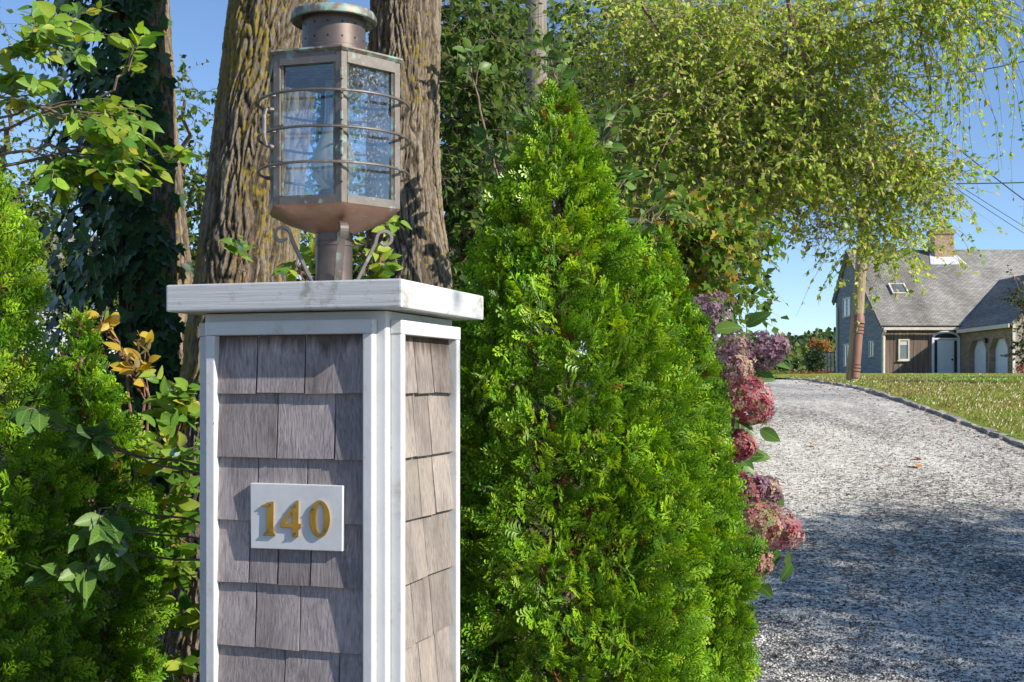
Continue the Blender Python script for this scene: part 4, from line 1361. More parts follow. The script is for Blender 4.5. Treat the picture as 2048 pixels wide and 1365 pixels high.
def limb(tree, pts, r0, r1, mat, name='branch', n=8, wob=0.04):
    P = [Vector(p) for p in pts]
    out = []
    for i in range(len(P) - 1):
        for j in range(5):
            t = j / 5
            out.append(P[i].lerp(P[i + 1], t) + Vector((random.gauss(0, wob), random.gauss(0, wob), random.gauss(0, wob))) * (0 if i == 0 and j == 0 else 1))
    out.append(P[-1])
    k = len(out)
    rad = [r0 + (r1 - r0) * i / (k - 1) for i in range(k)]
    o = MB().tube([p - tree.location for p in out], rad, n).build(name, mat, tree, smooth=True)
    return o


GA = empty('furrowed_tree')
tag(GA, 'thick tree trunk with deeply furrowed lichen spotted bark left behind the lantern', 'tree')
fA = trunk_mesh('trunk', [(452, 1440, 5.0, 270), (462, 1000, 5.0, 230), (466, 820, 5.0, 215), (495, 540, 5.0, 198), (522, 300, 5.0, 190), (560, 0, 5.0, 196), (590, -250, 5.0, 195)], 3.3, 0.0, 300, 0.0105, 50, M['bark'], GA, lichen=0.11, lichen_dir=PI * 1.02, depth=0.018, cells=46)
GB = empty('furrowed_tree')
tag(GB, 'dark tree trunk with coarse plated bark just right of the lantern', 'tree')
fB = trunk_mesh('trunk', [(835, 1440, 5.3, 240), (830, 800, 5.3, 190), (822, 540, 5.3, 170), (808, 420, 5.3, 155), (806, 250, 5.3, 148), (812, 0, 5.3, 142), (830, -250, 5.3, 140)], 3.3, 0.02, 270, 0.0105, 70, M['bark'], GB, lichen=-0.04, lichen_dir=-0.5, depth=0.018, cells=40)
GC = empty('ivy_clad_tree')
tag(GC, 'grey barked tree trunk wrapped in ivy at upper left', 'tree')
fC = trunk_mesh('trunk', [(335, 1400, 5.6, 190), (325, 800, 5.6, 160), (316, 560, 5.6, 140), (298, 300, 5.6, 120), (280, 0, 5.6, 118), (260, -250, 5.6, 110)], 3.8, 0.05, 140, 0.018, 90, M['bark'], GC, lichen=0.0, lichen_dir=-1.2, depth=0.012, cells=30)
for T, fn in ((GA, fA), (GB, fB), (GC, fC)):
    x, y_, r_ = [float(v) for v in fn(3.25)]
    p = Vector((x, y_, 3.2))
    for q in range(3):
        e = p + Vector((random.uniform(-1.3, 1.0), random.uniform(-0.2, 1.6), random.uniform(2.2, 3.6)))
        limb(T, [p, p.lerp(e, 0.5) + Vector((0.1, 0, 0.2)), e], r_ * 0.75, 0.04, M['twig'])
    canopy(T, [(-300 + 600 * i + {GA: 300, GB: 700, GC: 0}[T], -1300 - 200 * i, 400, 250, 5.6, 1.2, 160) for i in range(2)], [(0.08, 0.15, 0.02), (0.14, 0.20, 0.03), (0.25, 0.22, 0.04)], None, 0.075, M['twig'], M['leaf'], k=5, length=0.7)

# ------------------------------------------------------------------ arborvitae
def spray_template():
    V, F = [], []
    def blade(p, a, l, w, z):
        dx, dy = math.sin(a), math.cos(a)
        nx, ny = dy, -dx
        b_ = len(V)
        V.extend([(p[0], p[1], z), (p[0] + dx * l * 0.6 + nx * w, p[1] + dy * l * 0.6 + ny * w, z + l * 0.07), (p[0] + dx * l, p[1] + dy * l, z - l * 0.05), (p[0] + dx * l * 0.6 - nx * w, p[1] + dy * l * 0.6 - ny * w, z + l * 0.07)])
        F.append((b_, b_ + 1, b_ + 2)); F.append((b_, b_ + 2, b_ + 3))
    blade((0, 0), 0.0, 1.0, 0.034, 0)
    r = random.Random(4)
    for i in range(9):
        t = 0.14 + i * 0.095
        s = 1 if i % 2 else -1
        a = s * r.uniform(0.55, 0.8)
        l = 0.52 * (1 - 0.62 * t) * r.uniform(0.85, 1.15)
        z = r.uniform(-0.05, 0.06)
        blade((0, t), a, l, 0.042, z)
        for q in (0.45,):
            if True:
                blade((math.sin(a) * l * q, t + math.cos(a) * l * q), a + s * (0.55 if q < 0.5 else -0.6), l * 0.6, 0.040, z + 0.01)
    return V, F


SPRAY = spray_template()


def arborvitae(label, x, y_, height, prof, n, size, seed, tint=(1, 1, 1), base_z=0.0):
    t = empty('arborvitae', (x, y_, base_z))
    tag(t, label, 'arborvitae', 'clipped arborvitae')
    zp = np.array([p[0] for p in prof]); rp = np.array([p[1] for p in prof])
    # more sprays where the surface is wider
    zz = rng.uniform(0.02, 1.0, n * 4) * height
    w = np.interp(zz, zp, rp) + 0.03
    keep = rng.random(len(zz)) < w / w.max()
    zz = zz[keep]
    th = rng.random(len(zz)) * 2 * PI
    keep = (np.sin(th) < 0.35) | (rng.random(len(zz)) < 0.30)      # thinner on the far side
    zz, th = zz[keep][:n], th[keep][:n]
    n = len(zz)
    lump = vnoise(th / (2 * PI) * 9, zz * 6 + seed, seed, 9) - 0.5
    lump2 = vnoise(th / (2 * PI) * 20, zz * 14 + seed, seed + 1, 20) - 0.5
    r = np.interp(zz, zp, rp) * (0.90 + 0.30 * lump + 0.22 * lump2)
    inner = 1 - 0.50 * rng.random(n) ** 1.5
    sz = size * rng.uniform(0.6, 1.2, n) * np.where(zz > height * 0.9, 0.75, 1)
    rr = np.maximum(r * inner - sz * 0.45, 0.0)
    out = np.stack([np.cos(th), np.sin(th), np.zeros(n)], 1)
    tan = np.stack([-np.sin(th), np.cos(th), np.zeros(n)], 1)
    pos = out * rr[:, None] + np.stack([np.zeros(n), np.zeros(n), zz - sz * 0.4], 1)
    d = out * rng.uniform(0.3, 1.0, (n, 1)) + np.array([0, 0, 1.0]) * rng.uniform(-0.1, 0.85, (n, 1)) + sphere_dirs(n) * 0.42 + tan * (vnoise(th / (2 * PI) * 30, zz * 22, seed + 5, 30)[:, None] - 0.5) * 2.2
    nr = tan * rng.choice([-1, 1], (n, 1)) * 0.55 + sphere_dirs(n) * 0.6 + out * 0.7
    V, Ft = scatter(*SPRAY, pos, d, nr, sz)
    v = len(SPRAY[0])
    c = pal([(0.15, 0.31, 0.018), (0.205, 0.385, 0.02), (0.085, 0.20, 0.014), (0.29, 0.46, 0.028)], n, [3, 3, 2, 2], 0.2)
    dead = rng.random(n) < 0.10 * (inner < 0.86)
    c[dead] = np.array([0.22, 0.10, 0.035])
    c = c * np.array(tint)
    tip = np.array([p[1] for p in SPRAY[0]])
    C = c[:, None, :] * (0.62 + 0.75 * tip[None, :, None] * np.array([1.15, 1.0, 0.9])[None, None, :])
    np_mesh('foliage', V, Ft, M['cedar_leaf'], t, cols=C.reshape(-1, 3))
    MB().tube([(0, 0, -0.1), (0.01, 0, height * 0.5), (0, 0, height * 0.93)], [0.04, 0.025, 0.006], 8).build('trunk', M['twig'], t)
    nb = 160
    zb_ = rng.uniform(0.05, 0.9, nb) * height
    ab = rng.random(nb) * 2 * PI
    rb = np.interp(zb_, zp, rp) * 0.7
    p0 = np.stack([0 * zb_, 0 * zb_, zb_ - rb * 0.5], 1)
    p1 = np.stack([rb * np.cos(ab), rb * np.sin(ab), zb_ + rb * 0.1], 1)
    Vb, Fb = tubes_np(np.stack([p0, (p0 + p1) / 2, p1], 1), np.full(nb, 0.006), np.full(nb, 0.002))
    np_mesh('branches', Vb, Fb, M['twig'], t)
    return t


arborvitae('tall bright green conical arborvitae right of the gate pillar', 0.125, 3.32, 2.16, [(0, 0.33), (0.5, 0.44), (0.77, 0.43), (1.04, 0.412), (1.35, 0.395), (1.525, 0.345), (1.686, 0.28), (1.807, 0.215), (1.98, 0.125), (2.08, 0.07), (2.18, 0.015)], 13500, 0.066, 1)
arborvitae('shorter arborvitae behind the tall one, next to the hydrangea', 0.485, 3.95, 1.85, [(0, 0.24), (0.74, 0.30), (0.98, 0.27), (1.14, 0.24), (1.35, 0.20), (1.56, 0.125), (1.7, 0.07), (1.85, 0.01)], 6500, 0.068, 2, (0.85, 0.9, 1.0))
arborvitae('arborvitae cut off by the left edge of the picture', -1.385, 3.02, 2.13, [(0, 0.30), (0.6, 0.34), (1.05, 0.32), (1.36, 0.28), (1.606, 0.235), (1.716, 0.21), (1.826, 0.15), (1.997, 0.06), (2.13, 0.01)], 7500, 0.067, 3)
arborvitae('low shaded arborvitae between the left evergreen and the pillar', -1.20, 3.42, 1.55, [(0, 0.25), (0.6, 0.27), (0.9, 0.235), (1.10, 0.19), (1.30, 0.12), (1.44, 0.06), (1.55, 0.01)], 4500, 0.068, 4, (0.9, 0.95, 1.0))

# ------------------------------------------------------------------ broad leaves as single parts
def leaf_mesh(name, curl, width, serr, seed, mat):
    r = random.Random(seed)
    rows = [(0.0, 0.0), (0.10, 0.55), (0.28, 0.95), (0.48, 1.0), (0.68, 0.75), (0.86, 0.36), (1.0, 0.0)]
    V, F = [], []
    for i, (t, w) in enumerate(rows):
        zc = -curl * t * t
        ww = width * w * (1 + r.uniform(-0.08, 0.08))
        V += [(-ww, t + r.uniform(-serr, serr), zc + 0.22 * ww), (0, t, zc), (ww, t + r.uniform(-serr, serr), zc + 0.22 * ww)]
    for i in range(len(rows) - 1):
        a = i * 3
        F += [(a, a + 1, a + 4, a + 3), (a + 1, a + 2, a + 5, a + 4)]
    V += [(-0.012, -0.22, 0.02), (0.012, -0.22, 0.02)]
    F.append((len(V) - 2, len(V) - 1, 1))
    me = bpy.data.meshes.new(name)
    me.from_pydata(V, [], F)
    for p in me.polygons: p.use_smooth = True
    me.materials.append(mat)
    return me


def place(name, me, parent, pos, d, nr, s):
    y = Vector(d).normalized()
    x = y.cross(Vector(nr)).normalized()
    z = x.cross(y)
    o = bpy.data.objects.new(name, me)
    o.parent = parent
    m = Matrix(((x.x, y.x, z.x), (x.y, y.y, z.y), (x.z, y.z, z.z))).to_4x4()
    o.matrix_basis = Matrix.Translation(Vector(pos) - parent.location) @ m @ Matrix.Scale(s, 4)
    col.objects.link(o)
    return o


def leafy(name, label, cat, root, clumps, leaf, mat, twigmat, group=None, lpt=7, droop=0.06, nrm_hint=(0.5, -0.65, 0.45), stem_r=0.006, cap=295, tw=0.0022, spread=0.6, ecol=((0.08, 0.19, 0.02), (0.15, 0.29, 0.03), (0.24, 0.37, 0.04), (0.34, 0.40, 0.05))):
    t = empty(name, root)
    tag(t, label, cat, group)
    meshes = [leaf_mesh('leaf', c_, w_, 0.02, i, mat) for i, (c_, w_) in enumerate(((0.10, 0.27), (0.25, 0.30), (-0.05, 0.24), (0.35, 0.25)))]
    TV_, TF_, to, cnt = [], [], 0, 0
    extra = []
    for c in clumps:
        cpx, cpy, rx, ry, d, dd, n = c[:7]
        frm = c[7] if len(c) > 7 else (cpx, cpy + ry * 1.2, d)
        s0 = at(*frm)
        ctr = at(cpx, cpy, d)
        limb(t, [root, (Vector(root) + s0) / 2 + Vector((random.gauss(0, .04), 0, 0.05)), s0] if len(c) <= 8 else [s0 + Vector(c[8]), s0], stem_r, stem_r * 0.7, twigmat, 'stem', 6, 0.006)
        ends = in_clump(n, cpx, cpy, rx, ry, d, dd)
        k = 6
        P = np.zeros((n, k, 3))
        # each twig leaves a point on the way from the stem to the clump centre
        f = rng.uniform(0.0, 0.9, (n, 1))
        st = np.array(s0) * (1 - f) + np.array(ctr) * f + rng.normal(0, 0.01, (n, 3))
        for i in range(k):
            u = i / (k - 1)
            P[:, i] = st * (1 - u) + ends * u + np.array([0, 0, 0.25]) * (u * (1 - u)) * np.linalg.norm(ends - st, axis=1)[:, None] + rng.normal(0, 0.004, (n, 3)) * (i > 0)
        limb(t, [s0, ctr], stem_r * 0.7, stem_r * 0.35, twigmat, 'stem', 6, 0.008)
        V, Fq = tubes_np(P, np.full(n, tw), np.full(n, tw * 0.5), 4)
        TV_.append(V - np.array(t.location)); TF_.append(Fq + to); to += len(V)
        for q in range(n):
            for j in range(lpt):
                u = 0.30 + 0.70 * (j + random.random() * 0.6) / lpt
                u = min(u, 0.999) * (k - 1)
                i = int(u); fr_ = u - i
                p = Vector(P[q, i] * (1 - fr_) + P[q, i + 1] * fr_)
                sd = Vector(P[q, i + 1] - P[q, i]).normalized()
                side = sd.cross(Vector((0, 0, 1))).normalized() * (1 if j % 2 else -1)
                dv = sd * random.uniform(0.3, 0.9) + side * random.uniform(0.3, 1.0) + Vector((random.gauss(0, .25), random.gauss(0, .25), random.uniform(-0.5, 0.2)))
                nv_ = Vector(nrm_hint) + Vector((random.gauss(0, spread), random.gauss(0, spread), random.gauss(0, spread)))
                if cnt < cap:
                    place('leaf', random.choice(meshes), t, p, dv, nv_, leaf * random.uniform(0.6, 1.25))
                    cnt += 1
                else:
                    extra.append((p, dv, nv_))
    np_mesh('twigs', np.concatenate(TV_), np.concatenate(TF_), twigmat, t)['kind'] = 'stuff'
    if extra:
        me = meshes[0]
        TVl = [tuple(v.co) for v in me.vertices]; TFl = [tuple(p.vertices) for p in me.polygons if len(p.vertices) == 4]
        V, Fq = scatter(TVl, TFl, np.array([e[0] for e in extra]) - np.array(t.location), np.array([e[1] for e in extra]), np.array([e[2] for e in extra]), leaf * rng.uniform(0.6, 1.2, len(extra)))
        o = np_mesh('foliage', V, Fq, M['leaf'], t, cols=rep(pal(ecol, len(extra)), len(TVl)), smooth=True)
        o['kind'] = 'stuff'
    return t


# sunlit branch at upper left
leafy('leafy_branch', 'sunlit leafy branch reaching over the ivy clad trunk at upper left', 'branch', at(-240, 420, 3.9),
      [(120, 60, 150, 75, 3.7, 0.3, 15, (-60, 150, 3.8)), (60, 190, 110, 60, 3.75, 0.2, 10, (-80, 220, 3.8)), (230, 250, 110, 70, 3.7, 0.2, 17, (60, 210, 3.75)), (250, 345, 110, 55, 3.7, 0.2, 15, (100, 290, 3.75)), (160, 350, 90, 55, 3.7, 0.2, 13, (60, 300, 3.75)), (360, 330, 60, 50, 3.75, 0.15, 3, (280, 280, 3.75)), (270, 90, 60, 60, 3.7, 0.15, 4, (228, 180, 3.72))],
      0.058, M['leaf_obj'], M['twig'], lpt=9)
# shaded sprigs low on the left, near
leafy('leafy_sprig', 'shaded large leaved sprigs hanging in front of the low arborvitae', 'sprig', Vector((-0.93, 3.02, 0.0)),
      [(185, 1040, 60, 50, 2.72, 0.06, 5, (240, 1010, 2.80), (0.20, 0.6, -0.15)), (120, 1150, 60, 35, 2.70, 0.05, 3, (215, 1110, 2.78), (0.22, 0.6, -0.1)), (80, 830, 45, 22, 2.75, 0.05, 3, (140, 860, 2.82), (0.3, 0.6, -0.2)), (185, 860, 45, 30, 2.75, 0.05, 3, (230, 900, 2.80), (0.2, 0.6, -0.1)), (225, 1120, 35, 40, 2.74, 0.05, 3, (245, 1060, 2.78), (0.2, 0.6, -0.1))],
      0.070, M['leaf_dark_obj'], M['twig'], lpt=5, cap=110, stem_r=0.0035)
# yellow leaves
leafy('yellow_leaved_sapling', 'thin sapling with yellow leaves left of the pillar cap', 'sapling', at(300, 1400, 4.1),
      [(195, 645, 45, 40, 3.9, 0.08, 5, (255, 720, 3.95)), (265, 700, 60, 50, 3.9, 0.1, 7, (300, 800, 3.95)), (255, 745, 40, 35, 3.9, 0.08, 4, (290, 800, 3.95))],
      0.052, M['leaf_yellow_obj'], M['twig_red'], lpt=4, cap=80)
# sunlit bush between evergreen and pillar
leafy('leafy_bush', 'sunlit serrated leaf bush between low arborvitae and the pillar', 'bush', Vector((-1.03, 3.75, 0.0)),
      [(340, 790, 70, 60, 3.75, 0.2, 12, (360, 900, 3.75)), (330, 900, 90, 70, 3.5, 0.2, 15, (370, 1000, 3.6)), (320, 1010, 90, 70, 3.5, 0.2, 15, (380, 1100, 3.6)), (330, 1120, 90, 70, 3.5, 0.2, 15, (390, 1180, 3.6)), (360, 1230, 60, 60, 3.5, 0.15, 6, (390, 1300, 3.55)), (340, 1310, 60, 40, 3.5, 0.15, 4, (390, 1400, 3.55))],
      0.058, M['leaf_obj'], M['twig_red'], lpt=9)
# leaves behind the lantern foot
leafy('leafy_bush', 'bright leaves of the bush seen behind the lantern neck', 'bush', Vector((-0.66, 4.25, 0.0)),
      [(600, 520, 60, 45, 4.1, 0.15, 7, (620, 600, 4.1)), (640, 460, 50, 60, 4.15, 0.1, 5, (650, 560, 4.1)), (770, 520, 60, 40, 4.1, 0.15, 6, (740, 600, 4.1)), (790, 450, 35, 30, 4.1, 0.1, 3, (760, 520, 4.1)), (470, 490, 30, 35, 4.3, 0.1, 3, (490, 560, 4.3)), (740, 480, 40, 40, 4.1, .1, 4, (730, 560, 4.1))],
      0.055, M['leaf_obj'], M['twig_red'], lpt=5, cap=170)
# vine leaves round the tip of the arborvitae
leafy('climbing_vine', 'dark leaved vine shoots around the tip of the tall arborvitae', 'vine', Vector((0.25, 5.2, 0.03)),
      [(1105, 90, 40, 60, 4.7, 0.15, 5, (1110, 220, 4.75)), (1050, 230, 60, 60, 4.8, 0.15, 5, (1080, 330, 4.8)), (1230, 250, 60, 50, 4.8, 0.15, 6, (1180, 330, 4.8)), (1250, 350, 70, 60, 4.9, 0.2, 7, (1210, 440, 4.9)), (1330, 420, 70, 80, 5.0, 0.2, 8, (1260, 470, 4.9)), (980, 290, 60, 60, 4.9, .15, 5, (1010, 380, 4.9)), (930, 100, 50, 60, 5.2, .15, 5, (960, 220, 5.1))],
      0.062, M['leaf_dark_obj'], M['twig'], lpt=6)

# ivy on the left trunk
ivy = empty('ivy', (float(fC(0.1)[0]), float(fC(0.1)[1]) - 0.2, 0.05))
tag(ivy, 'dark green ivy climbing the left tree trunk', 'ivy')
IV = [(0, 0, 0), (0.30, -0.10, 0.02), (0.46, 0.16, 0.05), (0.27, 0.30, 0.0), (0.36, 0.58, 0.05), (0.15, 0.62, 0.0), (0, 1.0, -0.08), (-0.15, 0.62, 0.0), (-0.36, 0.58, 0.05), (-0.27, 0.30, 0.0), (-0.46, 0.16, 0.05), (-0.30, -0.10, 0.02), (0, 0.35, -0.05)]
IF = [(12, i, (i + 1) % 12) for i in range(12)]
ivm = bpy.data.meshes.new('ivy_leaf')
ivm.from_pydata(IV, [], [f[::-1] for f in IF])
ivm.materials.append(M['ivy_obj'])
ivl = []
for i in range(2300):
    z = random.uniform(0.3, 3.4)
    x, y_, r_ = [float(v) for v in fC(z)]
    a = R(random.uniform(150, 305)) if random.random() < 0.9 else R(random.uniform(300, 335))
    edge = math.sin(z * 5.0) * 10 + math.sin(z * 13) * 6
    if a > R(297 + edge) and random.random() < 0.85: continue
    thick = 0.02 + 0.30 * max(0, math.cos(a - PI * 1.08)) ** 1.2 * random.random() ** 0.6
    rr = r_ + thick
    ivl.append((Vector((x + rr * math.cos(a), y_ + rr * math.sin(a), z)), a))
ivl.sort(key=lambda q: q[0].y)
bx, by, bfar = [], [], []
for i, (p, a) in enumerate(ivl):
    out = Vector((math.cos(a), math.sin(a), 0))
    nv_ = out + Vector((0.1, -0.3, 0.35)) + Vector((random.gauss(0, .3), random.gauss(0, .3), random.gauss(0, .3)))
    dv = Vector((random.gauss(0, .5), random.gauss(0, .3), -1)) + out * 0.35
    if i < 298: place('ivy_leaf', ivm, ivy, p, dv, nv_, random.uniform(0.055, 0.10))
    else: bfar.append((p, dv, nv_))
pos = np.array([b_[0] for b_ in bfar]) - np.array(ivy.location)
V, Ft = scatter(IV, [f[::-1] for f in IF], pos, np.array([b_[1] for b_ in bfar]), np.array([b_[2] for b_ in bfar]), rng.uniform(0.055, 0.10, len(bfar)))
o = np_mesh('ivy_foliage', V, Ft, M['ivy_attr'], ivy, cols=rep(pal([(0.022, 0.055, 0.022), (0.035, 0.08, 0.03), (0.055, 0.11, 0.035)], len(bfar)), 13))
o['kind'] = 'stuff'
for i in range(5):
    a0 = R(random.uniform(180, 285)); pts = []
    for z in np.arange(0.05, 3.4, 0.15):
        x, y_, r_ = [float(v) for v in fC(z)]
        a = a0 + 0.3 * math.sin(z * 2 + i)
        pts.append(Vector((x + (r_ + 0.01) * math.cos(a), y_ + (r_ + 0.01) * math.sin(a), z)) - ivy.location)
    MB().tube(pts, 0.008, 6).build('ivy_stem', M['twig'], ivy, smooth=True)

# ------------------------------------------------------------------ hydrangea
hyd = empty('hydrangea_bush', Vector((0.83, 4.75, 0.04)))
tag(hyd, 'hydrangea bush with dusty pink and purple flower heads beside the driveway', 'hydrangea')
FLO = ([(0, 0, 0)] + [(math.cos(a + da) * r_, math.sin(a + da) * r_, z_) for a in (0, PI / 2, PI, PI * 1.5) for da, r_, z_ in ((-0.55, 0.62, 0.10), (0, 1.0, 0.02), (0.55, 0.62, 0.10))],
       [(0, 1 + 3 * k, 2 + 3 * k) for k in range(4)] + [(0, 2 + 3 * k, 3 + 3 * k) for k in range(4)])
PURP = [(0.24, 0.13, 0.19), (0.30, 0.18, 0.24), (0.18, 0.10, 0.13), (0.34, 0.25, 0.26)]
PINK = [(0.42, 0.11, 0.13), (0.45, 0.17, 0.18), (0.48, 0.28, 0.22), (0.34, 0.09, 0.11)]
TANP = [(0.50, 0.38, 0.28), (0.45, 0.26, 0.26), (0.38, 0.33, 0.18), (0.52, 0.30, 0.30)]
GREENP = [(0.36, 0.38, 0.16), (0.48, 0.36, 0.24), (0.54, 0.24, 0.24), (0.30, 0.36, 0.15)]
heads = [(1412, 632, 42, 58, 5.0, 1.0, PURP), (1468, 712, 40, 48, 4.7, 0.2, PURP + TANP), (1475, 745, 30, 30, 4.6, 0.3, TANP), (1532, 700, 34, 46, 4.7, 1.35, PURP), (1503, 805, 42, 46, 4.5, 2.2, PINK), (1484, 892, 26, 26, 4.5, 1.6, PINK), (1494, 980, 32, 36, 4.4, 1.2, PURP + PINK), (1531, 985, 30, 32, 4.5, 0.8, PURP + TANP), (1516, 1052, 42, 42, 4.33, 1.6, GREENP + GREENP + PINK), (1562, 1060, 36, 42, 4.4, 2.0, PINK + TANP), (1514, 1122, 34, 30, 4.4, 2.2, TANP + GREENP), (1440, 770, 30, 30, 4.75, 1.0, TANP + PINK), (1400, 690, 40, 40, 5.1, 0.4, PURP)]
for px, py, rx, ry, d, tilt, colors in heads:
    c = at(px, py, d)
    n = 280
    ra, rl = rx * 1.12 * d / F_PX, ry * 1.12 * d / F_PX
    u = sphere_dirs(n)
    ax_ = np.array([math.sin(tilt) * 0.9, -0.35, math.cos(tilt)]); ax_ /= np.linalg.norm(ax_)
    along = u @ ax_
    perp = u - along[:, None] * ax_
    wf = 1.0 - 0.30 * along                       # panicle narrows to its tip
    P = (perp * (wf * ra)[:, None] + ax_ * (along * rl)[:, None]) * np.where(rng.random((n, 1)) < 0.35, rng.uniform(0.45, 0.8, (n, 1)), rng.uniform(0.82, 1.06, (n, 1)))
    nr = norm(P) + sphere_dirs(n) * 0.4
    V, Ft = scatter(*FLO, P + np.array(c - hyd.location), norm(np.cross(nr, sphere_dirs(n))), nr, rng.uniform(0.012, 0.021, n))
    o = np_mesh('flower_head', V, Ft, M['petal'], hyd, cols=rep(pal(colors, n, None, 0.25) * 0.95, 13))
    e = c - hyd.location - Vector(ax_) * rl * 0.7
    mid = e * 0.55 + Vector((random.uniform(-0.1, 0.0), 0, 0.1))
    MB().tube([(random.uniform(-.08, .08), random.uniform(-.08, .08), 0), mid, e], [0.008, 0.006, 0.004], 6).build('stem', M['twig'], hyd, smooth=True)
hl = [leaf_mesh('leaf', c_, 0.30, 0.01, 30 + i, M['leaf_dark_obj']) for i, c_ in enumerate((0.15, 0.3))]
for px, py, d in [(1440, 700, 4.8), (1425, 730, 4.75), (1450, 790, 4.7), (1458, 830, 4.65), (1500, 740, 4.75), (1478, 845, 4.6), (1430, 660, 4.9), (1470, 930, 4.6), (1490, 1020, 4.5), (1540, 1020, 4.5), (1470, 1080, 4.5), (1500, 1090, 4.5), (1420, 760, 4.8), (1440, 850, 4.8), (1455, 1000, 4.7), (1450, 900, 4.8), (1440, 960, 4.8), (1430, 800, 4.9), (1400, 730, 4.95), (1380, 670, 5.0), (1460, 1150, 4.6), (1480, 1200, 4.6), (1520, 735, 4.75), (1548, 1095, 4.45)] + [(random.uniform(1390, 1500), random.uniform(640, 1250), random.uniform(4.7, 5.1)) for _ in range(46)] + [(h_[0] + random.uniform(-45, 25), h_[1] + random.uniform(15, 65), h_[4] + random.uniform(0.0, 0.12)) for h_ in heads for _ in range(2)]:
    place('leaf', random.choice(hl), hyd, at(px, py, d), (random.uniform(-0.4, 1), random.uniform(-0.6, 0.2), random.uniform(-0.8, 0.3)), (0.2 + random.gauss(0, .4), -0.7, 0.5 + random.gauss(0, .3)), random.uniform(0.075, 0.12))

for i in range(150):
    u = sphere_dirs(1)[0] * random.random() ** 0.5
    p = Vector((0.70 + u[0] * 0.21, 4.95 + u[1] * 0.28, 0.72 + u[2] * 0.66))
    place('leaf', random.choice(hl), hyd, p, (u[0] + random.gauss(0, .4), u[1] - 0.3 + random.gauss(0, .3), random.uniform(-0.7, 0.3)), (u[0] + 0.2 + random.gauss(0, .4), u[1] - 0.4, 0.6), random.uniform(0.075, 0.13))

# ------------------------------------------------------------------ tree crowns behind
OLIVE = [(0.30, 0.43, 0.055), (0.42, 0.51, 0.09), (0.17, 0.30, 0.04), (0.56, 0.57, 0.17), (0.46, 0.36, 0.11)]
wt = empty('weeping_tree', Vector((0.85, 11.5, float(gz(11.5)))))
tag(wt, 'large tree with drooping olive green twigs filling the upper right', 'tree')
lw = Vector(wt.location)
limb(wt, [lw + Vector((0, 0, -0.1)), lw + Vector((0.1, 0, 1.4)), lw + Vector((0.2, 0, 2.6))], 0.26, 0.19, M['pole_wood'], 'trunk', 14, 0.02)
fork = lw + Vector((0.2, 0, 2.55))
for tgt, rr in (((1450, 60, 11), .10), ((1620, 180, 10.5), .08), ((1700, 330, 10.5), .06), ((1500, 300, 10.2), .06), ((1300, 80, 11.5), .09), ((1800, 30, 10), .07), ((1600, 430, 10.5), .045), ((1350, 400, 10.5), .05), ((1850, -80, 10), .07)):
    e = at(*tgt)
    limb(wt, [fork, fork.lerp(e, 0.5) + Vector((0, -0.2, 0.25)), e], rr, 0.018, M['twig'], 'branch', 8, 0.04)
canopy(wt, [(1450, 40, 270, 130, 10.5, 1.3, 620), (1580, 190, 190, 150, 10.3, 1.0, 560), (1420, 250, 260, 160, 10.3, 1.0, 760), (1680, 320, 130, 110, 10.3, 0.8, 290), (1570, 340, 115, 65, 10.2, 0.8, 300, 0.2, 0.45), (1790, 350, 80, 55, 10.2, 0.6, 120), (1740, 440, 60, 60, 10.2, 0.5, 80), (1310, 120, 170, 190, 11, 1.0, 520), (1340, 420, 150, 110, 10.4, 0.8, 420), (1680, 60, 110, 110, 10.3, 0.8, 190), (1850, 380, 40, 30, 10, 0.4, 26),
               (1760, 250, 60, 120, 10.3, .6, 70), (1830, 130, 50, 120, 10.0, .5, 30), (1880, 20, 70, 60, 9.9, .5, 40), (1810, 330, 60, 60, 10, .4, 50), (1735, 500, 50, 40, 10, .4, 34), (1790, 470, 50, 30, 10, .4, 26), (1850, 440, 30, 20, 10, .3, 10)],
       OLIVE, [4, 4, 3, 2, 1], 0.052, M['twig_pale'], M['leaf'], droop=0.20, length=0.62, leaves=13)
for pl_, r0_ in (([(1560, -60), (1590, 60), (1625, 150), (1650, 260)], .045), ([(1330, 420), (1450, 330), (1560, 270), (1690, 190)], .04), ([(1400, 380), (1520, 350), (1640, 380), (1730, 400)], .03), ([(1230, -40), (1300, 40), (1370, 150)], .035), ([(1780, -60), (1840, 60), (1860, 200)], .03), ([(1290, 200), (1400, 170), (1500, 120)], .03)):
    limb(wt, [at(a_, b_, 9.7 + 0.1 * i_) for i_, (a_, b_) in enumerate(pl_)], r0_ * 0.5, 0.006, M['twig'], 'branch', 7, 0.012)
# long hanging whips at the right
canopy(wt, [(1800, 10, 60, 60, 9.6, 0.5, 34, 0.42, 1.5), (1880, -30, 60, 40, 9.5, 0.4, 24, 0.45, 1.7), (1960, 10, 50, 50, 9.4, 0.4, 16, 0.45, 1.2), (2010, 60, 40, 50, 9.4, 0.4, 10, 0.45, 1.3), (1900, -20, 130, 60, 9.5, 0.5, 60, 0.25, 0.7)],
       OLIVE, [4, 3, 3, 2, 1], 0.048, M['twig'], M['leaf'], k=9, leaves=30, name='hanging_leaves', spread=0.6)
# bare tan twigs under the crown
canopy(wt, [(1620, 430, 60, 25, 10.8, 0.5, 70, 0.18, 0.45), (1660, 460, 40, 25, 10.8, 0.4, 30, 0.2, 0.4)], [(0.30, 0.24, 0.12), (0.25, 0.24, 0.08)], None, 0.03, M['twig_pale'], M['leaf'], leaves=8, twig_r=0.002, name='sparse_leaves')

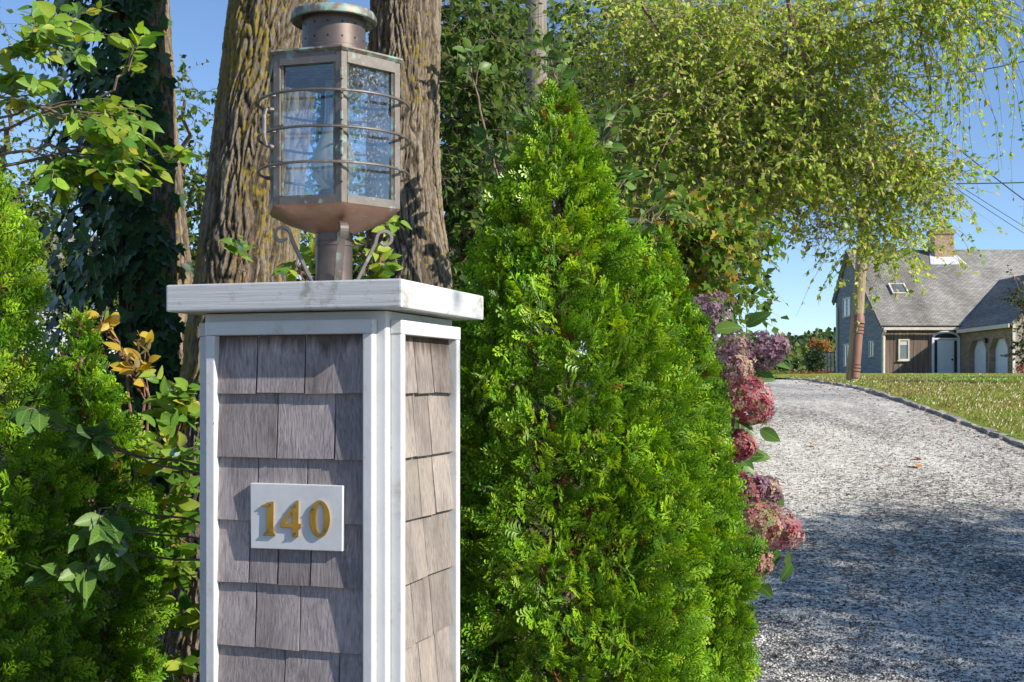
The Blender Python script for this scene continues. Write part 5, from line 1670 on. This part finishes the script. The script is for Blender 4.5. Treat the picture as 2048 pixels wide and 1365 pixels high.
mp = empty('maple_tree', Vector((1.15, 9.2, float(gz(9.2)))))
tag(mp, 'maple with lobed leaves turning orange above the hydrangea', 'tree')
lm = Vector(mp.location)
limb(mp, [lm + Vector((0, 0, -0.1)), lm + Vector((-0.1, 0, 1.0)), lm + Vector((-0.1, 0, 1.8))], 0.12, 0.08, M['twig'], 'trunk', 12, 0.015)
for tgt in ((1400, 500, 9), (1480, 560, 8.9), (1300, 480, 9.2), (1350, 590, 9)):
    e = at(*tgt); s_ = lm + Vector((-0.1, 0, 1.75))
    limb(mp, [s_, s_.lerp(e, 0.5) + Vector((0, 0, 0.15)), e], 0.045, 0.012, M['twig'], 'branch', 8, 0.03)
LOBED = ([(0, 0, 0), (0.42, 0.05, 0.03), (0.30, 0.28, 0), (0.52, 0.55, 0.06), (0.22, 0.58, 0), (0, 1.0, -0.08), (-0.22, 0.58, 0), (-0.52, 0.55, 0.06), (-0.30, 0.28, 0), (-0.42, 0.05, 0.03)], [(0, 1, 2), (0, 2, 4), (2, 3, 4), (0, 4, 6), (4, 5, 6), (0, 6, 8), (6, 7, 8), (0, 8, 9)])
canopy(mp, [(1345, 460, 95, 65, 9.0, 0.6, 260), (1420, 470, 40, 35, 8.9, 0.4, 80), (1365, 535, 35, 30, 9.1, 0.4, 70), (1290, 500, 110, 100, 9.2, 0.5, 200)],
       [(0.12, 0.22, 0.025), (0.22, 0.30, 0.04), (0.07, 0.14, 0.02), (0.44, 0.36, 0.06), (0.42, 0.22, 0.05)], [4, 4, 3, 1.6, 0.5], 0.075, M['twig'], M['leaf'], length=0.45, leaves=10, tmpl=LOBED, droop=0.12)

# dense dark trees that close the view behind
def thicket(label, base, clumps, colors, leaf, nlimb=4, length=0.6, leaves=12, mat='leaf', droop=0.12, name='dense_tree', group='dense trees behind the garden'):
    t = empty(name, Vector(base))
    tag(t, label, 'tree', group)
    b_ = Vector(base)
    c0 = at(*[clumps[0][i] for i in (0, 1, 4)])
    hh = max(1.2, (c0.z - b_.z) * 0.55)
    limb(t, [b_ + Vector((0, 0, -0.1)), b_ + Vector((0.05, 0, hh * 0.5)), b_ + Vector((0, 0, hh))], 0.16, 0.10, M['twig'], 'trunk', 10, 0.02)
    for c in clumps:
        e = at(c[0], c[1], c[4])
        limb(t, [b_ + Vector((0, 0, hh)), (b_ + Vector((0, 0, hh))).lerp(e, 0.5) + Vector((0, 0, 0.3)), e], 0.06, 0.015, M['twig'], 'branch', 6, 0.05)
    canopy(t, clumps, colors, None, leaf, M['twig'], M[mat], length=length, leaves=leaves, droop=droop)
    return t


DARK = [(0.07, 0.13, 0.025), (0.10, 0.18, 0.03), (0.045, 0.09, 0.02), (0.14, 0.21, 0.035)]
thicket('dark dense tree between the right trunk and the grey pole', (-0.3, 8.6, float(gz(8.6))), [(930, 120, 80, 180, 8.6, 0.7, 330), (930, 400, 90, 180, 8.6, 0.6, 380), (1090, 300, 140, 220, 13.5, 0.5, 360), (920, 620, 120, 160, 8.4, 0.5, 200)], DARK, 0.070)
thicket('broad dark tree behind the drooping crown', (2.2, 15.5, float(gz(15.5))), [(1200, 200, 260, 250, 15, 1.2, 520), (1420, 250, 230, 230, 15, 1.2, 520), (1300, 520, 240, 160, 14.5, 1.0, 420), (1000, 250, 200, 300, 15, 1.0, 420), (1120, 600, 240, 180, 14.5, 1, 360)], DARK, 0.13, length=1.0)
thicket('leafy tree behind and between the two left trunks', (-3.4, 12.5, float(gz(12.5))), [(400, 380, 60, 120, 12, 0.6, 110), (390, 540, 80, 120, 12, 0.6, 150), (640, 300, 90, 300, 12.5, 0.7, 240), (690, 560, 120, 120, 12, .6, 160), (370, 200, 40, 60, 12, .5, 18)], DARK + [(0.13, 0.19, 0.03)], 0.075, length=0.6)
thicket('pale backlit tree behind the left evergreen', (-5.6, 13.0, float(gz(13.0))), [(30, 200, 120, 180, 12.5, 0.6, 60), (60, 420, 130, 90, 12.5, .6, 170), (180, 600, 160, 150, 12.5, .6, 320), (-120, 300, 150, 250, 12.5, .7, 120)], [(0.08, 0.15, 0.025), (0.13, 0.20, 0.03), (0.17, 0.21, 0.04)], 0.07, length=0.6)
# twiggy bare branches in the sky at upper left
for tgt in ((360, 60, 8), (420, 120, 8), (330, 150, 8)):
    pass

# tree beyond the frame whose crown shades the drive
sh = empty('shade_tree', Vector((11.4, 2.6, 0.1)))
tag(sh, 'tree right of the driveway that casts the dappled shade on the gravel', 'tree')
ls = Vector(sh.location)
limb(sh, [ls + Vector((0, 0, -0.1)), ls + Vector((0, 0, 2)), ls + Vector((0, 0, 4.2))], 0.22, 0.14, M['twig'], 'trunk', 12, 0.02)


def blob_crown(tree, blobs, colors, leaf, leaves=12, k=6, length=0.6, twig_r=0.004, tmpl=LEAF2, name='crown'):
    """crown from ellipsoids given in metres (centre, radii, strands)"""
    base = np.array(tree.location)
    TV_, TF_, LV, LF, LC = [], [], [], [], []
    to = lo = 0
    for (c, r_, n) in blobs:
        st = np.array(c) + sphere_dirs(n) * np.array(r_) * rng.random((n, 1)) ** 0.4
        d = norm(sphere_dirs(n) + norm(st - np.array(c)) * 0.6)
        P = np.zeros((n, k, 3)); P[:, 0] = st
        L = length * rng.uniform(0.5, 1.3, n)
        for i in range(1, k):
            d = norm(d + np.array([0, 0, -0.12]) + rng.normal(0, 0.12, (n, 3)))
            P[:, i] = P[:, i - 1] + d * (L / (k - 1))[:, None]
        V, Fq = tubes_np(P[:, ::5], np.full(n, twig_r), np.full(n, twig_r * 0.4))
        TV_.append(V - base); TF_.append(Fq + to); to += len(V)
        m = n * leaves
        si = np.repeat(np.arange(n), leaves)
        ii = rng.integers(0, k, m)
        V, Ft = scatter(*tmpl, P[si, ii] + rng.normal(0, leaf * 0.4, (m, 3)), sphere_dirs(m) + np.array([0, 0, -0.3]), sphere_dirs(m) + np.array([0.2, -0.2, 0.6]), leaf * rng.uniform(0.6, 1.3, m))
        LV.append(V - base); LF.append(Ft + lo); lo += len(V)
        LC.append(rep(pal(colors, m), len(tmpl[0])))
    np_mesh('twigs', np.concatenate(TV_), np.concatenate(TF_), M['twig'], tree)['kind'] = 'stuff'
    np_mesh(name, np.concatenate(LV), np.concatenate(LF), M['leaf'], tree, cols=np.concatenate(LC))


for e in ((10, 2.4, 6.2), (12.5, 2.6, 6.4), (11, 1.6, 6.0), (11.3, 3.6, 6.2)):
    limb(sh, [ls + Vector((0, 0, 4.1)), ls.lerp(Vector(e), 0.6) + Vector((0, 0, 2.0)), Vector(e)], 0.08, 0.03, M['twig'], 'branch', 8, 0.05)
blob_crown(sh, [((10.2, 2.4, 6.0), (1.5, 1.0, 0.7), 420), ((12.2, 2.9, 6.2), (1.6, 1.0, 0.8), 420), ((11.2, 1.4, 5.8), (1.6, 0.8, 0.6), 330), ((11.4, 3.7, 6.3), (1.8, 0.7, 0.6), 330), ((13.5, 2.2, 5.6), (1.2, 1.2, .7), 300), ((10.9, 0.5, 5.6), (1.9, 0.8, 0.5), 420), ((10.6, 2.0, 6.0), (1.6, 1.6, 0.5), 260)], DARK, 0.085, leaves=11)

# one long bough that dapples the pillar
limb(sh, [ls + Vector((0, 0, 4.0)), Vector((8.0, 1.2, 4.6)), Vector((4.9, 0.45, 4.7))], 0.06, 0.012, M['twig'], 'branch', 8, 0.04)
blob_crown(sh, [((4.72, 0.40, 4.5), (0.35, 0.22, 0.45), 13), ((5.3, 0.5, 4.7), (0.4, 0.25, 0.3), 8)], DARK, 0.07, leaves=5, length=0.35, name='bough_leaves')

# small tree at the right edge
rt = empty('small_tree', at(2120, 755, 24))
tag(rt, 'small dark leaved tree cut off by the right edge before the garage', 'tree')
rl = Vector(rt.location)
limb(rt, [rl + Vector((0, 0, -0.2)), rl + Vector((0, 0, 0.8))], 0.06, 0.05, M['twig'], 'trunk', 8, 0.01)
canopy(rt, [(2105, 640, 75, 80, 24, 0.6, 210), (2060, 700, 35, 30, 24, 0.3, 60), (2050, 600, 30, 30, 24, .3, 40)], [(0.05, 0.08, 0.025), (0.08, 0.11, 0.03), (0.30, 0.17, 0.12), (0.03, 0.05, 0.02)], [4, 4, 1, 3], 0.075, M['twig_red'], M['leaf'], length=0.45, leaves=12, droop=0.05, twig_r=0.004)
rb = empty('red_shrub', at(2050, 752, 50))
tag(rb, 'small reddish shrub at the garage corner by the right edge', 'shrub')
blob_crown(rb, [(tuple(Vector(rb.location) + Vector((0, 0, 0.35))), (0.35, 0.35, 0.30), 60)], [(0.34, 0.08, 0.04), (0.28, 0.13, 0.05)], 0.08, leaves=10, length=0.3)

# low plants at the drive crest
for i, (px, d, c_) in enumerate(((1585, 44, [(0.28, 0.06, 0.03), (0.26, 0.13, 0.04)]), (1612, 44, [(0.26, 0.06, 0.03), (0.28, 0.18, 0.04)]), (1640, 46, [(0.30, 0.05, 0.04), (0.24, 0.10, 0.03)]))):
    r_ = empty('red_plant', at(px, 756, d))
    tag(r_, ['leftmost of the three red leaved plants at the drive crest', 'middle one of the three red leaved plants at the drive crest', 'red leaved plant nearest the house at the drive crest'][i], 'plant', 'red plants at the drive crest')
    blob_crown(r_, [(tuple(Vector(r_.location) + Vector((0, 0, 0.10))), (0.30, 0.25, 0.08), 50)], c_, 0.07, leaves=10, length=0.2)
gb = empty('dark_shrub', at(1630, 752, 62))
tag(gb, 'dark green rounded shrub left of the garden screen', 'shrub')
blob_crown(gb, [(tuple(Vector(gb.location) + Vector((0, 0, 0.75))), (0.42, 0.4, 0.55), 120)], [(0.02, 0.045, 0.02), (0.035, 0.07, 0.025)], 0.14, leaves=12, length=0.35)
yb = empty('olive_shrub', at(1540, 764, 36))
tag(yb, 'low olive green shrubs in a row at the end of the gravel', 'shrub')
blob_crown(yb, [(tuple(at(px, 752, 36 + i)), (0.35, 0.3, 0.13), 70) for i, px in enumerate((1480, 1510, 1535, 1560))], [(0.12, 0.16, 0.03), (0.20, 0.20, 0.04), (0.07, 0.12, 0.03)], 0.08, leaves=10, length=0.25)

# wooded hill in the distance
def hill_z(x, y_):
    return -1.5 + 9.0 * np.exp(-((y_ - 235) / 55.0) ** 2) * (0.45 + 0.55 / (1 + np.exp(-(x - 45) / 10.0)))
grid('hill', lambda y: (-40.0, 140.0), np.arange(120, 330, 10.0), 40, hill_z, M['soil'])
Vs, Fs, Cs, off = [], [], [], 0
nt_ = 250
tx = rng.uniform(22, 72, nt_); ty = rng.uniform(150, 240, nt_)
for i in range(nt_):
    hh = rng.uniform(2.2, 4.2)
    c = np.array([tx[i], ty[i], float(hill_z(tx[i], ty[i])) + hh * 0.75])
    n = 190
    u = sphere_dirs(n)
    P = c + u * np.array([hh * 0.75, hh * 0.75, hh * 0.62]) * rng.uniform(0.75, 1.05, (n, 1))
    V, Ft = scatter(*LEAF2, P, sphere_dirs(n), u + sphere_dirs(n) * 0.6, rng.uniform(0.7, 1.3, n), width=1.5)
    b0 = np.array([(0.07, 0.13, 0.03), (0.12, 0.17, 0.035), (0.18, 0.19, 0.045), (0.05, 0.10, 0.03), (0.24, 0.16, 0.05), (0.13, 0.17, 0.035)])[rng.integers(0, 6)]
    Vs.append(V); Fs.append(Ft + off); off += len(V)
    Cs.append(rep(b0 * rng.uniform(0.6, 1.35, (n, 1)), 4))
o = np_mesh('distant_wood', np.concatenate(Vs), np.concatenate(Fs), M['matte_leaf'], cols=np.concatenate(Cs))
tag(o, 'wooded hillside in autumn greens and browns far behind the drive', 'wood', kind='stuff')
om = empty('orange_maple', at(1645, 700, 130))
om.location.z = float(hill_z(om.location.x, om.location.y))
tag(om, 'orange autumn tree on the wooded hill left of the house', 'tree')
blob_crown(om, [(tuple(at(1648, 694, 130)), (0.75, 0.7, 0.6), 90), (tuple(at(1630, 688, 131)), (0.6, 0.6, 0.4), 50)], [(0.38, 0.22, 0.05), (0.34, 0.17, 0.045), (0.36, 0.26, 0.07)], 0.3, leaves=10, length=0.35, twig_r=0.015)
MB().tube([(0, 0, -0.5), (0, 0, 4.5)], [0.3, 0.15], 8).build('trunk', M['twig'], om)

# single fallen leaves that stand out on the gravel
fl = leaf_mesh('fallen_leaf', 0.35, 0.42, 0.05, 77, mat_leaf('fallen_leaf_orange', trans=0.2, gloss=0.05, rough=0.6, attr=False, stops=[(0.0, (0.42, 0.20, 0.06)), (1.0, (0.34, 0.15, 0.06))]))
def fallen(px, py, s, label):
    lo, hi_ = 4.0, 31.0
    for _ in range(40):
        m_ = (lo + hi_) / 2
        yy_ = HZ + F_PX * (EYE - float(gz(m_))) / m_
        if yy_ > py: lo = m_
        else: hi_ = m_
    p = at(px, py, m_)
    p.z = float(drive_z(np.array([p.x]), np.array([p.y]))[0]) + 0.02
    t = empty('fallen_leaf', p)
    o = bpy.data.objects.new('fallen_leaf', fl)
    bpy.data.objects.remove(t)
    o.location = p
    o.rotation_euler = (random.uniform(-0.3, 0.3), random.uniform(-0.3, 0.3), random.uniform(0, 6))
    o.scale = (s, s, s)
    col.objects.link(o)
    tag(o, label, 'leaf', 'single fallen leaves on the gravel')
fallen(1826, 921, 0.11, 'curled tan fallen leaf on gravel, upper of two side by side')
fallen(1830, 935, 0.11, 'flat orange fallen leaf on gravel, lower of two side by side')
fallen(1622, 893, 0.10, 'tan fallen leaf lying on the left of the gravel drive')
fallen(1778, 938, 0.08, 'small brown fallen leaf at the centre of the gravel drive')
